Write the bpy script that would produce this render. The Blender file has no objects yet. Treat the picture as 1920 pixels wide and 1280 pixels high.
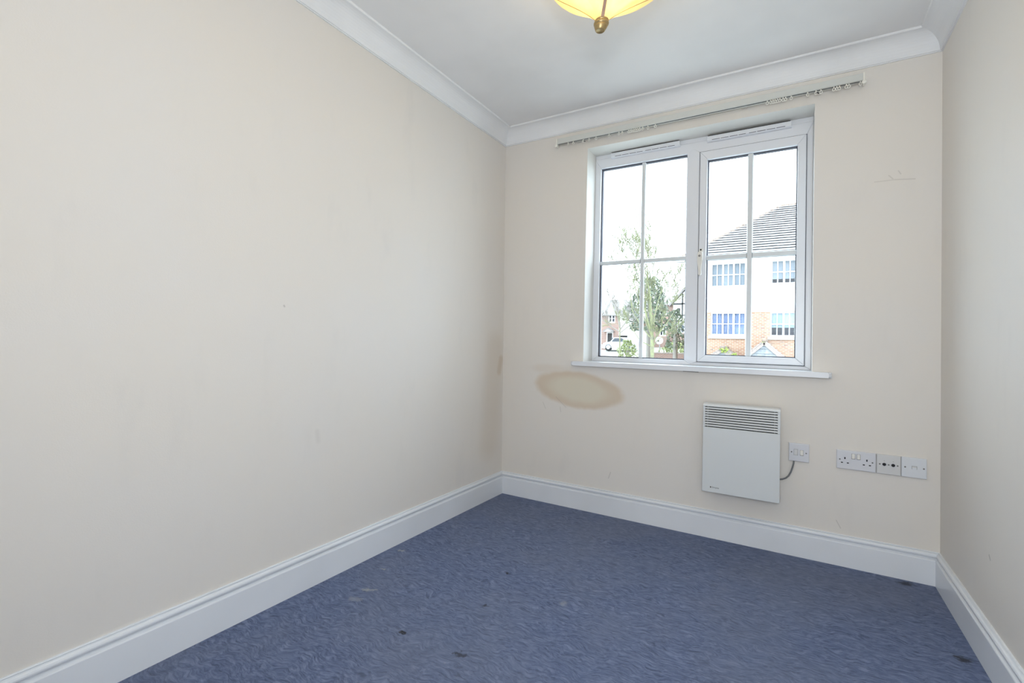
import bpy, bmesh, math, random
from mathutils import Vector, Matrix

SC = bpy.context.scene
COL = SC.collection

# ------------------------------------------------------------------ camera
F_PX, CX, CY, CZ = 895.74, 1.680, -2.7241, 0.9957
YAW, PITCH, ROLL, SX, SY = -0.5382, 0.0217, 0.0248, -3.74, -18.62
cam_d = bpy.data.cameras.new('camera')
cam = bpy.data.objects.new('camera', cam_d)
COL.objects.link(cam)
fw = Vector((math.sin(YAW) * math.cos(PITCH), math.cos(YAW) * math.cos(PITCH), math.sin(PITCH)))
rt = Vector((math.cos(YAW), -math.sin(YAW), 0))
up = rt.cross(fw)
r2 = math.cos(ROLL) * rt + math.sin(ROLL) * up
u2 = -math.sin(ROLL) * rt + math.cos(ROLL) * up
cam.matrix_world = Matrix(((r2.x, u2.x, -fw.x, CX), (r2.y, u2.y, -fw.y, CY), (r2.z, u2.z, -fw.z, CZ), (0, 0, 0, 1)))
cam_d.sensor_fit = 'HORIZONTAL'
cam_d.sensor_width = 36.0
cam_d.lens = F_PX / 1920 * 36
cam_d.shift_x = -SX / 1920
cam_d.shift_y = SY / 1920
cam_d.clip_start = 0.02
cam_d.clip_end = 400
SC.camera = cam

# ------------------------------------------------------------------ world, lights, exposure
world = bpy.data.worlds.new('overcast_sky')
SC.world = world
world.use_nodes = True
bg = world.node_tree.nodes['Background']
bg.inputs['Color'].default_value = (0.745, 0.878, 1.0, 1)
bg.inputs['Strength'].default_value = 6.4

def area_light(name, loc, target, sx, sy, energy, color):
    d = bpy.data.lights.new(name, 'AREA')
    d.shape = 'RECTANGLE'; d.size = sx; d.size_y = sy; d.energy = energy; d.color = color
    o = bpy.data.objects.new(name, d); COL.objects.link(o)
    o.location = loc
    o.rotation_euler = (Vector(target) - Vector(loc)).to_track_quat('-Z', 'Y').to_euler()
    return o
# soft fill light added in the unseen doorway behind the photographer
area_light('fill_light', (1.73, -3.42, 1.15), (2.7, 0, 1.25), 0.72, 1.75, 21.5, (0.92, 0.965, 1.0))
# the photographer's flash, above and behind the camera
area_light('camera_flash', (1.80, -3.05, 1.26), (1.2, -1.0, 2.4), 0.20, 0.20, 12, (0.93, 0.965, 1.0))

SC.view_settings.view_transform = 'Standard'
SC.view_settings.look = 'None'
SC.view_settings.gamma = 1.0
SC.view_settings.use_curve_mapping = False
SC.view_settings.exposure = 0.0

# ------------------------------------------------------------------ materials
def mat(name, color=(0.8, 0.8, 0.8), rough=0.5, metal=0.0, spec=0.5):
    m = bpy.data.materials.new(name)
    m.use_nodes = True
    b = m.node_tree.nodes['Principled BSDF']
    b.inputs['Base Color'].default_value = (*color, 1)
    b.inputs['Roughness'].default_value = rough
    b.inputs['Metallic'].default_value = metal
    b.inputs['Specular IOR Level'].default_value = spec
    return m

class NT:
    """small node-tree writer"""
    def __init__(self, tree):
        self.t = tree; self.n = tree.nodes; self.l = tree.links
    def new(self, kind, **props):
        nd = self.n.new(kind)
        for k, v in props.items(): setattr(nd, k, v)
        return nd
    def set(self, nd, key, v):
        if hasattr(v, 'is_output') or isinstance(v, bpy.types.NodeSocket): self.l.new(v, nd.inputs[key])
        else: nd.inputs[key].default_value = v
    def math(self, op, a, b=None, c=None, clamp=False):
        nd = self.new('ShaderNodeMath', operation=op); nd.use_clamp = clamp
        for i, v in enumerate((a, b, c)):
            if v is not None: self.set(nd, i, v)
        return nd.outputs[0]
    def vmath(self, op, a, b=None, out=0):
        nd = self.new('ShaderNodeVectorMath', operation=op)
        self.set(nd, 0, a)
        if b is not None: self.set(nd, 1, b)
        return nd.outputs[out]
    def noise(self, vec, scale, detail=3, rough=0.5, dist=0.0, out='Fac'):
        nd = self.new('ShaderNodeTexNoise')
        self.set(nd, 'Vector', vec)
        nd.inputs['Scale'].default_value = scale; nd.inputs['Detail'].default_value = detail
        nd.inputs['Roughness'].default_value = rough; nd.inputs['Distortion'].default_value = dist
        return nd.outputs[out]
    def ramp(self, fac, stops):
        nd = self.new('ShaderNodeValToRGB'); self.set(nd, 0, fac)
        el = nd.color_ramp.elements
        while len(el) < len(stops): el.new(0.5)
        for e, (p, c) in zip(el, stops):
            e.position = p; e.color = (*c, 1) if len(c) == 3 else c
        return nd.outputs[0]
    def mix(self, fac, a, b, blend='MIX'):
        nd = self.new('ShaderNodeMix', data_type='RGBA', blend_type=blend)
        self.set(nd, 0, fac)
        for i, v in ((6, a), (7, b)):
            if isinstance(v, tuple): v = (*v[:3], 1)
            self.set(nd, i, v)
        return nd.outputs[2]
    def maprange(self, v, a, b, c=0.0, d=1.0, smooth=True):
        nd = self.new('ShaderNodeMapRange'); nd.interpolation_type = 'SMOOTHSTEP' if smooth else 'LINEAR'
        for i, x in enumerate((v, a, b, c, d)): self.set(nd, i, x)
        return nd.outputs[0]
    def mapping(self, vec, rot=(0, 0, 0), scale=(1, 1, 1)):
        nd = self.new('ShaderNodeMapping'); self.set(nd, 0, vec)
        nd.inputs['Rotation'].default_value = rot; nd.inputs['Scale'].default_value = scale
        return nd.outputs[0]
    def bump(self, h, strength, distance):
        nd = self.new('ShaderNodeBump'); self.set(nd, 'Height', h)
        nd.inputs['Strength'].default_value = strength; nd.inputs['Distance'].default_value = distance
        return nd.outputs[0]

# node group: soft mark along a segment a-b of half width w
SEG = bpy.data.node_groups.new('segment_mark', 'ShaderNodeTree')
for nm, tp in (('P', 'NodeSocketVector'), ('A', 'NodeSocketVector'), ('B', 'NodeSocketVector'), ('W', 'NodeSocketFloat')):
    SEG.interface.new_socket(nm, in_out='INPUT', socket_type=tp)
SEG.interface.new_socket('Mask', in_out='OUTPUT', socket_type='NodeSocketFloat')
_s = NT(SEG)
_gi = _s.new('NodeGroupInput'); _go = _s.new('NodeGroupOutput')
_ba = _s.vmath('SUBTRACT', _gi.outputs['B'], _gi.outputs['A'])
_pa = _s.vmath('SUBTRACT', _gi.outputs['P'], _gi.outputs['A'])
_t = _s.math('DIVIDE', _s.vmath('DOT_PRODUCT', _pa, _ba, 1), _s.vmath('DOT_PRODUCT', _ba, _ba, 1), clamp=True)
_sc = _s.new('ShaderNodeVectorMath', operation='SCALE'); _s.set(_sc, 0, _ba); _s.set(_sc, 3, _t)
_d = _s.vmath('LENGTH', _s.vmath('SUBTRACT', _pa, _sc.outputs[0]), None, 1)
_m = _s.math('SUBTRACT', 1.0, _s.maprange(_d, _s.math('MULTIPLY', _gi.outputs['W'], 0.2), _gi.outputs['W']))
_s.l.new(_m, _go.inputs['Mask'])

def marks(nt, pos, segs):
    """total mask of a list of (a, b, halfwidth, amount)"""
    tot = None
    for a, b, w, amt in segs:
        g = nt.new('ShaderNodeGroup'); g.node_tree = SEG
        nt.set(g, 'P', pos); nt.set(g, 'A', a); nt.set(g, 'B', b); nt.set(g, 'W', w)
        v = nt.math('MULTIPLY', g.outputs[0], min(1.0, amt * 1.3))
        tot = v if tot is None else nt.math('MAXIMUM', tot, v)
    return tot

WALL = (0.80, 0.757, 0.697)
def wall_material(name, segs=(), stain=False, corner_brown=False):
    m = mat(name, WALL, 0.55, spec=0.25)
    nt = NT(m.node_tree); b = nt.n['Principled BSDF']
    pos = nt.new('ShaderNodeNewGeometry').outputs['Position']
    # scuffed, unevenly cleaned paint
    n1 = nt.noise(pos, 1.6, 4, 0.55)
    col = nt.mix(nt.maprange(n1, 0.42, 0.68, 0, 0.55), WALL, (0.785, 0.757, 0.722))
    n2 = nt.noise(nt.mapping(pos, scale=(7, 7, 2.2)), 1.0, 4, 0.6)
    col = nt.mix(nt.maprange(n2, 0.55, 0.8, 0, 0.35), col, (0.71, 0.68, 0.64))
    if stain:
        sep = nt.new('ShaderNodeSeparateXYZ'); nt.set(sep, 0, pos)
        wob = nt.math('MULTIPLY', nt.math('SUBTRACT', nt.noise(pos, 6, 4), 0.5), 0.42)
        # tilted ellipse under the left end of the window board
        dx = nt.math('SUBTRACT', sep.outputs[0], 0.545); dz = nt.math('SUBTRACT', sep.outputs[2], 0.712)
        u = nt.math('DIVIDE', nt.math('ADD', dx, nt.math('MULTIPLY', dz, -0.12)), 0.292)
        v = nt.math('DIVIDE', nt.math('ADD', dz, nt.math('MULTIPLY', dx, 0.10)), 0.112)
        r = nt.math('SQRT', nt.math('ADD', nt.math('MULTIPLY', u, u), nt.math('MULTIPLY', v, v)))
        r = nt.math('ADD', r, wob)
        inside = nt.math('SUBTRACT', 1.0, nt.maprange(r, 0.86, 1.08))
        core = nt.math('SUBTRACT', 1.0, nt.maprange(r, 0.45, 0.85))
        col = nt.mix(nt.math('MULTIPLY', inside, 0.85), col, (0.67, 0.56, 0.43))
        col = nt.mix(nt.math('MULTIPLY', core, 0.8), col, (0.745, 0.70, 0.575))
        # paler brown halo above it
        dx2 = nt.math('DIVIDE', nt.math('SUBTRACT', sep.outputs[0], 0.36), 0.17)
        dz2 = nt.math('DIVIDE', nt.math('SUBTRACT', sep.outputs[2], 0.835), 0.035)
        rr = nt.math('ADD', nt.math('SQRT', nt.math('ADD', nt.math('MULTIPLY', dx2, dx2), nt.math('MULTIPLY', dz2, dz2))), nt.math('MULTIPLY', wob, 2))
        col = nt.mix(nt.math('MULTIPLY', nt.math('SUBTRACT', 1.0, nt.maprange(rr, 0.3, 1.2)), 0.3), col, (0.66, 0.55, 0.42))
    if corner_brown:  # brown patch near the corner, with a fainter brown vertical band
        col = nt.mix(nt.math('MULTIPLY', marks(nt, pos, [((0.0, -0.03, 0.88), (0.0, -0.05, 0.80), 0.05, 0.45),
                                                       ((0.0, -0.10, 0.95), (0.0, -0.16, 0.35), 0.16, 0.20)]), 1.0), col, (0.60, 0.49, 0.36))
    if segs:
        col = nt.mix(marks(nt, pos, segs), col, (0.30, 0.27, 0.24))
    nt.l.new(col, b.inputs['Base Color'])
    h = nt.noise(pos, 260, 2)
    nt.l.new(nt.bump(h, 0.10, 0.002), b.inputs['Normal'])
    return m

LEFT_MARKS = [
    ((0, -2.221, .436), (0, -2.221, .389), .0045, .35), ((0, -2.221, .389), (0, -2.279, .372), .006, .12),
    ((0, -2.165, .449), (0, -2.165, .415), .003, .25), ((0, -1.729, .464), (0, -1.728, .332), .003, .3),
    ((0, -1.631, .377), (0, -1.628, .317), .003, .22), ((0, -1.316, .428), (0, -1.312, .389), .004, .38),
    ((0, -1.023, .340), (0, -1.054, .200), .004, .25), ((0, -1.441, .611), (0, -1.434, .571), .02, .10),
    ((0, -1.304, .640), (0, -1.298, .551), .007, .28), ((0, -1.006, .517), (0, -.997, .46), .007, .22),
    ((0, -1.476, .889), (0, -1.474, .887), .006, .55), ((0, -1.875, .972), (0, -1.858, .919), .003, .22),
    ((0, -.849, 1.811), (0, -.846, 1.808), .006, .4), ((0, -1.524, 1.872), (0, -1.518, 1.86), .005, .3),
    ((0, -1.602, 1.113), (0, -1.600, 1.110), .006, .35), ((0, -1.978, .256), (0, -1.968, .258), .004, .4),
    ((0, -1.964, .219), (0, -1.964, .212), .006, .45), ((0, -2.091, .256), (0, -2.094, .244), .006, .35),
    ((0, -1.379, .224), (0, -1.354, .238), .005, .38), ((0, -1.551, .835), (0, -1.488, .860), .003, .22),
    ((0, -.769, .56), (0, -.76, .49), .006, .2), ((0, -.72, .55), (0, -.715, .49), .005, .2),
    ((0, -1.20, .62), (0, -1.198, .56), .006, .12), ((0, -.60, .40), (0, -.62, .30), .004, .15)]
BACK_MARKS = [
    ((1.987, 0, 1.772), (2.06, 0, 1.772), .004, .16), ((2.06, 0, 1.772), (2.131, 0, 1.765), .004, .2),
    ((2.039, 0, 1.794), (2.053, 0, 1.777), .004, .2), ((2.073, 0, 1.81), (2.081, 0, 1.795), .004, .2),
    ((1.854, 0, .201), (1.871, 0, .168), .003, .25), ((.762, 0, .249), (.75, 0, .213), .004, .25),
    ((.40, 0, .66), (.47, 0, .60), .004, .16), ((.31, 0, .62), (.33, 0, .58), .004, .16),
    ((1.16, 0, .8605), (1.235, 0, .8600), .0045, .75), ((.43, 0, .60), (.435, 0, .57), .004, .2)]
M_WALL_L = wall_material('magnolia_wall_paint_left', LEFT_MARKS, corner_brown=True)
M_WALL_B = wall_material('magnolia_wall_paint_window', BACK_MARKS, stain=True)
M_WALL = wall_material('magnolia_wall_paint', [((2.2215, -.60, .35), (2.2215, -.61, .34), .006, .4)])

def textured_white(name, color, rough, bump_scale=180, bump=0.05, spec=0.4):
    m = mat(name, color, rough, spec=spec)
    nt = NT(m.node_tree); b = nt.n['Principled BSDF']
    pos = nt.new('ShaderNodeNewGeometry').outputs['Position']
    n = nt.noise(pos, 2.3, 3)
    c2 = tuple(x * 0.94 for x in color)
    nt.l.new(nt.mix(nt.maprange(n, 0.4, 0.7), color, c2), b.inputs['Base Color'])
    nt.l.new(nt.bump(nt.noise(pos, bump_scale, 2), bump, 0.002), b.inputs['Normal'])
    return m
M_CEIL = textured_white('ceiling_paint', (0.86, 0.86, 0.86), 0.7, 220, 0.06, 0.2)
M_COVE = textured_white('cove_paint', (0.86, 0.87, 0.88), 0.6, 120, 0.03, 0.25)
M_SKIRT = textured_white('gloss_woodwork_paint', (0.82, 0.85, 0.89), 0.28, 60, 0.02, 0.45)
M_REVEAL = textured_white('window_reveal_paint', (0.80, 0.79, 0.75), 0.55, 150, 0.04, 0.25)
M_UPVC = mat('white_upvc', (0.80, 0.82, 0.86), 0.3, spec=0.4)
M_UPVC2 = mat('white_upvc_bar', (0.70, 0.73, 0.74), 0.35, spec=0.4)
M_GASKET = mat('dark_gasket', (0.035, 0.035, 0.055), 0.6)
M_SEAM = mat('dark_seam', (0.10, 0.10, 0.12), 0.7)
M_DARK = mat('dark_void', (0.015, 0.015, 0.017), 0.7)
M_HANDLE = mat('cream_white_handle', (0.80, 0.78, 0.72), 0.3)
M_PLATE = mat('white_moulded_plastic', (0.70, 0.71, 0.75), 0.3)
M_PLATE2 = mat('bright_moulded_plastic', (0.74, 0.77, 0.81), 0.3)
M_PLATE3 = mat('warm_grey_moulded_plastic', (0.68, 0.68, 0.68), 0.3)
M_ROCKER = mat('ivory_rocker', (0.84, 0.82, 0.76), 0.3)
M_SCREW = mat('dull_steel_screw', (0.22, 0.22, 0.22), 0.4, 0.6)
M_HEATER = mat('heater_white_enamel', (0.70, 0.73, 0.74), 0.35, spec=0.4)
M_HEATER2 = mat('heater_louvre_white', (0.78, 0.80, 0.80), 0.35)
M_CABLE = mat('grey_cable', (0.17, 0.18, 0.19), 0.5)
M_PRINT = mat('black_print', (0.03, 0.03, 0.035), 0.5)
M_TRACK = mat('off_white_curtain_rail', (0.66, 0.67, 0.63), 0.45)
M_GLIDER = mat('ivory_glider', (0.88, 0.86, 0.78), 0.3)
M_CORD = mat('grey_draw_cord', (0.42, 0.40, 0.36), 0.7)
M_BRASS = mat('aged_brass', (0.42, 0.31, 0.15), 0.38, 0.75)
M_SEAM_AMBER = mat('dull_amber_seam', (0.55, 0.40, 0.20), 0.5)
M_STRAP = mat('copper_brown_strap', (0.50, 0.33, 0.24), 0.45, 0.5)

def glass_material(name, refl=0.05):
    m = bpy.data.materials.new(name); m.use_nodes = True
    nt = NT(m.node_tree); nt.n.remove(nt.n['Principled BSDF'])
    out = nt.n['Material Output']
    tr = nt.new('ShaderNodeBsdfTransparent'); tr.inputs[0].default_value = (0.97, 0.985, 0.98, 1)
    gl = nt.new('ShaderNodeBsdfGlossy'); gl.inputs['Roughness'].default_value = 0.02
    fr = nt.new('ShaderNodeFresnel'); fr.inputs['IOR'].default_value = 1.35
    mx = nt.new('ShaderNodeMixShader')
    nt.l.new(fr.outputs[0], mx.inputs[0]); nt.l.new(tr.outputs[0], mx.inputs[1]); nt.l.new(gl.outputs[0], mx.inputs[2])
    nt.l.new(mx.outputs[0], out.inputs['Surface'])
    return m
M_GLASS = glass_material('window_glass')

# carpet
M_CARPET = mat('blue_matted_carpet', (0.06, 0.085, 0.16), 0.95, spec=0.1)
def _carpet():
    nt = NT(M_CARPET.node_tree); b = nt.n['Principled BSDF']
    pos = nt.new('ShaderNodeNewGeometry').outputs['Position']
    warp = nt.noise(pos, 9, 2, out='Color')
    wp = nt.vmath('ADD', pos, nt.vmath('MULTIPLY', nt.vmath('SUBTRACT', warp, (0.5, 0.5, 0.5)), (0.09, 0.09, 0)))
    st1 = nt.noise(nt.mapping(wp, (0, 0, 0.5), (26, 105, 1)), 1.0, 5, 0.62, 0.8)
    st2 = nt.noise(nt.mapping(wp, (0, 0, -0.35), (34, 120, 1)), 1.0, 5, 0.62, 1.0)
    st = nt.math('MULTIPLY', nt.math('ADD', st1, st2), 0.5)
    fine = nt.noise(pos, 620, 2)
    big = nt.noise(pos, 1.7, 4, 0.6)
    mid = nt.noise(pos, 14, 4, 0.65)
    base = nt.ramp(st, [(0.36, (0.060, 0.085, 0.165)), (0.49, (0.148, 0.196, 0.355)), (0.62, (0.275, 0.340, 0.54))])
    worn = nt.mix(nt.maprange(big, 0.40, 0.66, 0, 0.6), base, nt.mix(0.5, base, (0.25, 0.275, 0.36)))
    dirty = nt.mix(nt.maprange(mid, 0.60, 0.78, 0, 0.45), worn, (0.085, 0.10, 0.14))
    col = nt.mix(nt.maprange(fine, 0.3, 0.7, 0, 0.35), dirty, (0.10, 0.135, 0.235))
    jit = nt.vmath('ADD', pos, nt.vmath('MULTIPLY', nt.vmath('SUBTRACT', nt.noise(pos, 55, 3, 0.6, out='Color'), (0.5, 0.5, 0.5)), (0.05, 0.05, 0)))
    spots = marks(nt, jit, [((.225, -1.36, 0), (.255, -1.345, 0), .016, .55), ((.235, -1.435, 0), (.262, -1.42, 0), .02, .25),
                            ((.091, -1.024, 0), (.103, -1.018, 0), .012, .6), ((.928, -1.021, 0), (.932, -1.015, 0), .02, .3),
                            ((.15, -1.20, 0), (.17, -1.195, 0), .008, .5), ((.76, -1.53, 0), (.762, -1.53, 0), .006, .3)])
    col = nt.mix(spots, col, (0.46, 0.47, 0.48))
    darks = marks(nt, jit, [((.54, -1.487, 0), (.548, -1.483, 0), .012, .8), ((2.09, -.06, 0), (2.11, -.05, 0), .03, .6),
                            ((2.155, -.603, 0), (2.168, -.60, 0), .025, .7), ((.681, -1.197, 0), (.69, -1.19, 0), .01, .6),
                            ((.763, -1.47, 0), (.785, -1.47, 0), .014, .6), ((.62, -.93, 0), (.626, -.93, 0), .01, .8)])
    col = nt.mix(darks, col, (0.02, 0.024, 0.035))
    nt.l.new(col, b.inputs['Base Color'])
    h = nt.math('ADD', nt.math('MULTIPLY', st, 1.0), nt.math('MULTIPLY', fine, 0.35))
    nt.l.new(nt.bump(h, 1.0, 0.010), b.inputs['Normal'])
    b.inputs['Sheen Weight'].default_value = 0.15
_carpet()

# lamp shade: amber alabaster-like glass, lit by the bulb inside
M_SHADE = bpy.data.materials.new('amber_translucent_shade'); M_SHADE.use_nodes = True
def _shade():
    nt = NT(M_SHADE.node_tree); b = nt.n['Principled BSDF']
    pos = nt.new('ShaderNodeNewGeometry').outputs['Position']
    n = nt.noise(pos, 14, 4, 0.6)
    col = nt.mix(nt.maprange(n, 0.35, 0.7), (0.95, 0.88, 0.62), (0.93, 0.82, 0.53))
    nt.l.new(col, b.inputs['Base Color']); b.inputs['Roughness'].default_value = 0.35
    tl = nt.new('ShaderNodeBsdfTranslucent'); nt.l.new(col, tl.inputs[0])
    mx = nt.new('ShaderNodeMixShader'); mx.inputs[0].default_value = 0.62
    nt.l.new(b.outputs[0], mx.inputs[1]); nt.l.new(tl.outputs[0], mx.inputs[2])
    nt.l.new(mx.outputs[0], nt.n['Material Output'].inputs['Surface'])
_shade()
M_BULB = mat('frosted_bulb', (0.9, 0.85, 0.7), 0.4)
M_BULB.node_tree.nodes['Principled BSDF'].inputs['Emission Color'].default_value = (1, 0.78, 0.45, 1)
M_BULB.node_tree.nodes['Principled BSDF'].inputs['Emission Strength'].default_value = 6

# ------------------------------------------------------------------ mesh helpers
def link(name, me, parent=None, loc=None):
    o = bpy.data.objects.new(name, me); COL.objects.link(o)
    if parent is not None: o.parent = parent
    if loc is not None: o.location = loc
    return o
def mesh(name, verts, faces, m, parent=None, smooth=False, mids=None):
    me = bpy.data.meshes.new(name)
    me.from_pydata([tuple(v) for v in verts], [], faces)
    ms = m if isinstance(m, (list, tuple)) else [m]
    for x in ms: me.materials.append(x)
    if mids: me.polygons.foreach_set('material_index', mids)
    bm = bmesh.new(); bm.from_mesh(me)
    bmesh.ops.recalc_face_normals(bm, faces=bm.faces)
    bm.to_mesh(me); bm.free()
    if smooth: me.polygons.foreach_set('use_smooth', [True] * len(me.polygons))
    me.update()
    return link(name, me, parent)
def from_bm(name, bm, m, parent=None, smooth=False):
    bmesh.ops.recalc_face_normals(bm, faces=bm.faces)
    me = bpy.data.meshes.new(name); bm.to_mesh(me); bm.free()
    for x in (m if isinstance(m, (list, tuple)) else [m]): me.materials.append(x)
    if smooth: me.polygons.foreach_set('use_smooth', [True] * len(me.polygons))
    return link(name, me, parent)
BOXF = [(0, 1, 3, 2), (4, 6, 7, 5), (0, 4, 5, 1), (2, 3, 7, 6), (0, 2, 6, 4), (1, 5, 7, 3)]
def bx(x0, x1, y0, y1, z0, z1):
    return [(x, y, z) for x in (x0, x1) for y in (y0, y1) for z in (z0, z1)], BOXF
def box(name, x0, x1, y0, y1, z0, z1, m, parent=None, bevel=0.0, segs=2):
    v, f = bx(min(x0, x1), max(x0, x1), min(y0, y1), max(y0, y1), min(z0, z1), max(z0, z1))
    if not bevel: return mesh(name, v, f, m, parent)
    bm = bmesh.new()
    vs = [bm.verts.new(p) for p in v]
    for q in f: bm.faces.new([vs[i] for i in q])
    bmesh.ops.bevel(bm, geom=list(bm.edges), offset=bevel, segments=segs, profile=0.5, affect='EDGES')
    return from_bm(name, bm, m, parent)
def boxes(name, lst, m, parent=None):
    V, F = [], []
    for b in lst:
        v, f = bx(*b); n = len(V); V += v; F += [tuple(i + n for i in q) for q in f]
    return mesh(name, V, F, m, parent)
def prism(name, poly, axis, a, b, m, parent=None, bevel=0.0):
    """polygon of 2D points extruded along axis ('x': points are (y,z); 'y': (x,z); 'z': (x,y))"""
    def p(q, t): return {'x': (t, q[0], q[1]), 'y': (q[0], t, q[1]), 'z': (q[0], q[1], t)}[axis]
    n = len(poly)
    V = [p(q, a) for q in poly] + [p(q, b) for q in poly]
    F = [tuple(range(n)), tuple(range(2 * n - 1, n - 1, -1))] + [(i, (i + 1) % n, n + (i + 1) % n, n + i) for i in range(n)]
    if not bevel: return mesh(name, V, F, m, parent)
    bm = bmesh.new(); vs = [bm.verts.new(q) for q in V]
    for q in F: bm.faces.new([vs[i] for i in q])
    bmesh.ops.bevel(bm, geom=list(bm.edges), offset=bevel, segments=2, profile=0.5, affect='EDGES')
    return from_bm(name, bm, m, parent)
def ring_frame(name, x0, x1, z0, z1, wl, wr, wb, wt, prof, m, parent=None):
    """mitred rectangular frame in the xz plane; prof = [(t, y)] from outer edge (t=0) to inner edge (t=1), closed by a back"""
    V, F = [], []
    n = len(prof)
    for (cx, cz, sx, sz, ax, az) in ((x0, z0, 1, 1, wl, wb), (x1, z0, -1, 1, wr, wb), (x1, z1, -1, -1, wr, wt), (x0, z1, 1, -1, wl, wt)):
        for t, y in prof: V.append((cx + sx * ax * t, y, cz + sz * az * t))
    for k in range(4):
        k2 = (k + 1) % 4
        for i in range(n):
            j = (i + 1) % n
            F.append((k * n + i, k * n + j, k2 * n + j, k2 * n + i))
    return mesh(name, V, F, m, parent)
def tube(name, pts, r, m, parent=None, sides=10, closed=False, smooth=True):
    pts = [Vector(p) for p in pts]
    rs = r if isinstance(r, (list, tuple)) else [r] * len(pts)
    V, F = [], []
    n = len(pts)
    prev = None
    for i, p in enumerate(pts):
        a = pts[(i - 1) % n] if (closed or i > 0) else p
        b = pts[(i + 1) % n] if (closed or i < n - 1) else p
        d = (b - a).normalized()
        ref = prev if prev is not None else (Vector((0, 0, 1)) if abs(d.z) < 0.9 else Vector((1, 0, 0)))
        s = d.cross(ref).normalized(); t = s.cross(d).normalized(); prev = t
        for k in range(sides):
            an = 2 * math.pi * k / sides
            V.append(p + (s * math.cos(an) + t * math.sin(an)) * rs[i])
    for i in range(n if closed else n - 1):
        j = (i + 1) % n
        for k in range(sides):
            k2 = (k + 1) % sides
            F.append((i * sides + k, i * sides + k2, j * sides + k2, j * sides + k))
    if not closed:
        F.append(tuple(range(sides - 1, -1, -1))); F.append(tuple(range((n - 1) * sides, n * sides)))
    return mesh(name, V, F, m, parent, smooth)
def lathe(name, prof, m, parent=None, loc=(0, 0, 0), seg=48, smooth=True, axis='z', lobes=0, amp=0.0, phase=0.0):
    V, F = [], []
    n = len(prof)
    for k in range(seg):
        a = 2 * math.pi * k / seg + phase
        g = 1.0 + (amp * (abs(math.sin((a - phase) * lobes / 2)) - 0.6) if lobes else 0.0)
        for r, z in prof:
            c = (r * g * math.cos(a), r * g * math.sin(a), z)
            if axis == 'y': c = (c[0], c[2], c[1])
            V.append((c[0] + loc[0], c[1] + loc[1], c[2] + loc[2]))
    for k in range(seg):
        k2 = (k + 1) % seg
        for i in range(n - 1):
            F.append((k * n + i, k2 * n + i, k2 * n + i + 1, k * n + i + 1))
    o = mesh(name, V, F, m, parent, smooth)
    bm = bmesh.new(); bm.from_mesh(o.data); bmesh.ops.remove_doubles(bm, verts=bm.verts, dist=1e-5)
    bmesh.ops.recalc_face_normals(bm, faces=bm.faces); bm.to_mesh(o.data); bm.free()
    return o
def wall_holes(name, x0, x1, z0, z1, y0, y1, holes, mats, parent=None):
    """slab in xz between y0 (front) and y1 with rectangular holes; reveals get material 1 when given"""
    xs = sorted({x0, x1} | {h[0] for h in holes} | {h[1] for h in holes})
    zs = sorted({z0, z1} | {h[2] for h in holes} | {h[3] for h in holes})
    V, F, M = [], [], []
    def hole(a, b): return any(h[0] - 1e-6 < a < h[1] + 1e-6 and h[2] - 1e-6 < b < h[3] + 1e-6 for h in holes)
    def quad(p, mi):
        n = len(V); V.extend(p); F.append((n, n + 1, n + 2, n + 3)); M.append(mi)
    for i in range(len(xs) - 1):
        for j in range(len(zs) - 1):
            a, b, c, d = xs[i], xs[i + 1], zs[j], zs[j + 1]
            if hole((a + b) / 2, (c + d) / 2): continue
            quad([(a, y0, c), (b, y0, c), (b, y0, d), (a, y0, d)], 0)
            quad([(a, y1, d), (b, y1, d), (b, y1, c), (a, y1, c)], 0)
    mi = 1 if len(mats) > 1 else 0
    for a, b, c, d in holes:
        quad([(a, y0, c), (a, y0, d), (a, y1, d), (a, y1, c)], mi); quad([(b, y0, c), (b, y1, c), (b, y1, d), (b, y0, d)], mi)
        quad([(a, y0, d), (b, y0, d), (b, y1, d), (a, y1, d)], mi); quad([(a, y0, c), (a, y1, c), (b, y1, c), (b, y0, c)], mi)
    quad([(x0, y0, z0), (x0, y0, z1), (x0, y1, z1), (x0, y1, z0)], 0); quad([(x1, y0, z0), (x1, y1, z0), (x1, y1, z1), (x1, y0, z1)], 0)
    quad([(x0, y0, z1), (x1, y0, z1), (x1, y1, z1), (x0, y1, z1)], 0); quad([(x0, y0, z0), (x0, y1, z0), (x1, y1, z0), (x1, y0, z0)], 0)
    me = bpy.data.meshes.new(name); me.from_pydata(V, [], F)
    for m in mats: me.materials.append(m)
    me.polygons.foreach_set('material_index', M)
    bm = bmesh.new(); bm.from_mesh(me); bmesh.ops.remove_doubles(bm, verts=bm.verts, dist=1e-5)
    bmesh.ops.recalc_face_normals(bm, faces=bm.faces); bm.to_mesh(me); bm.free()
    return link(name, me, parent)
def struct(o): o['kind'] = 'structure'; return o
def tag(o, label, cat, group=None):
    o['label'] = label; o['category'] = cat
    if group: o['group'] = group
    return o
def thing(name, label, cat, loc=(0, 0, 0), group=None):
    o = bpy.data.objects.new(name, None); COL.objects.link(o); o.location = loc; o.empty_display_size = 0.05
    return tag(o, label, cat, group)
def settle(root):
    """keep world-space part coordinates although the root sits at the thing's base"""
    bpy.context.view_layer.update()
    inv = Matrix.Translation(-root.location)
    for c in root.children: c.matrix_parent_inverse = inv

# ------------------------------------------------------------------ the room
W, H, YR = 2.2215, 2.405, -3.30
WX0, WX1, WZ0, WZ1 = 0.5764, 1.7514, 0.889, 2.1924     # window opening
def xl(z): return 0.0159 - (z - 0.14) / 2.178 * 0.0318   # the left wall leans slightly out of plumb

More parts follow.
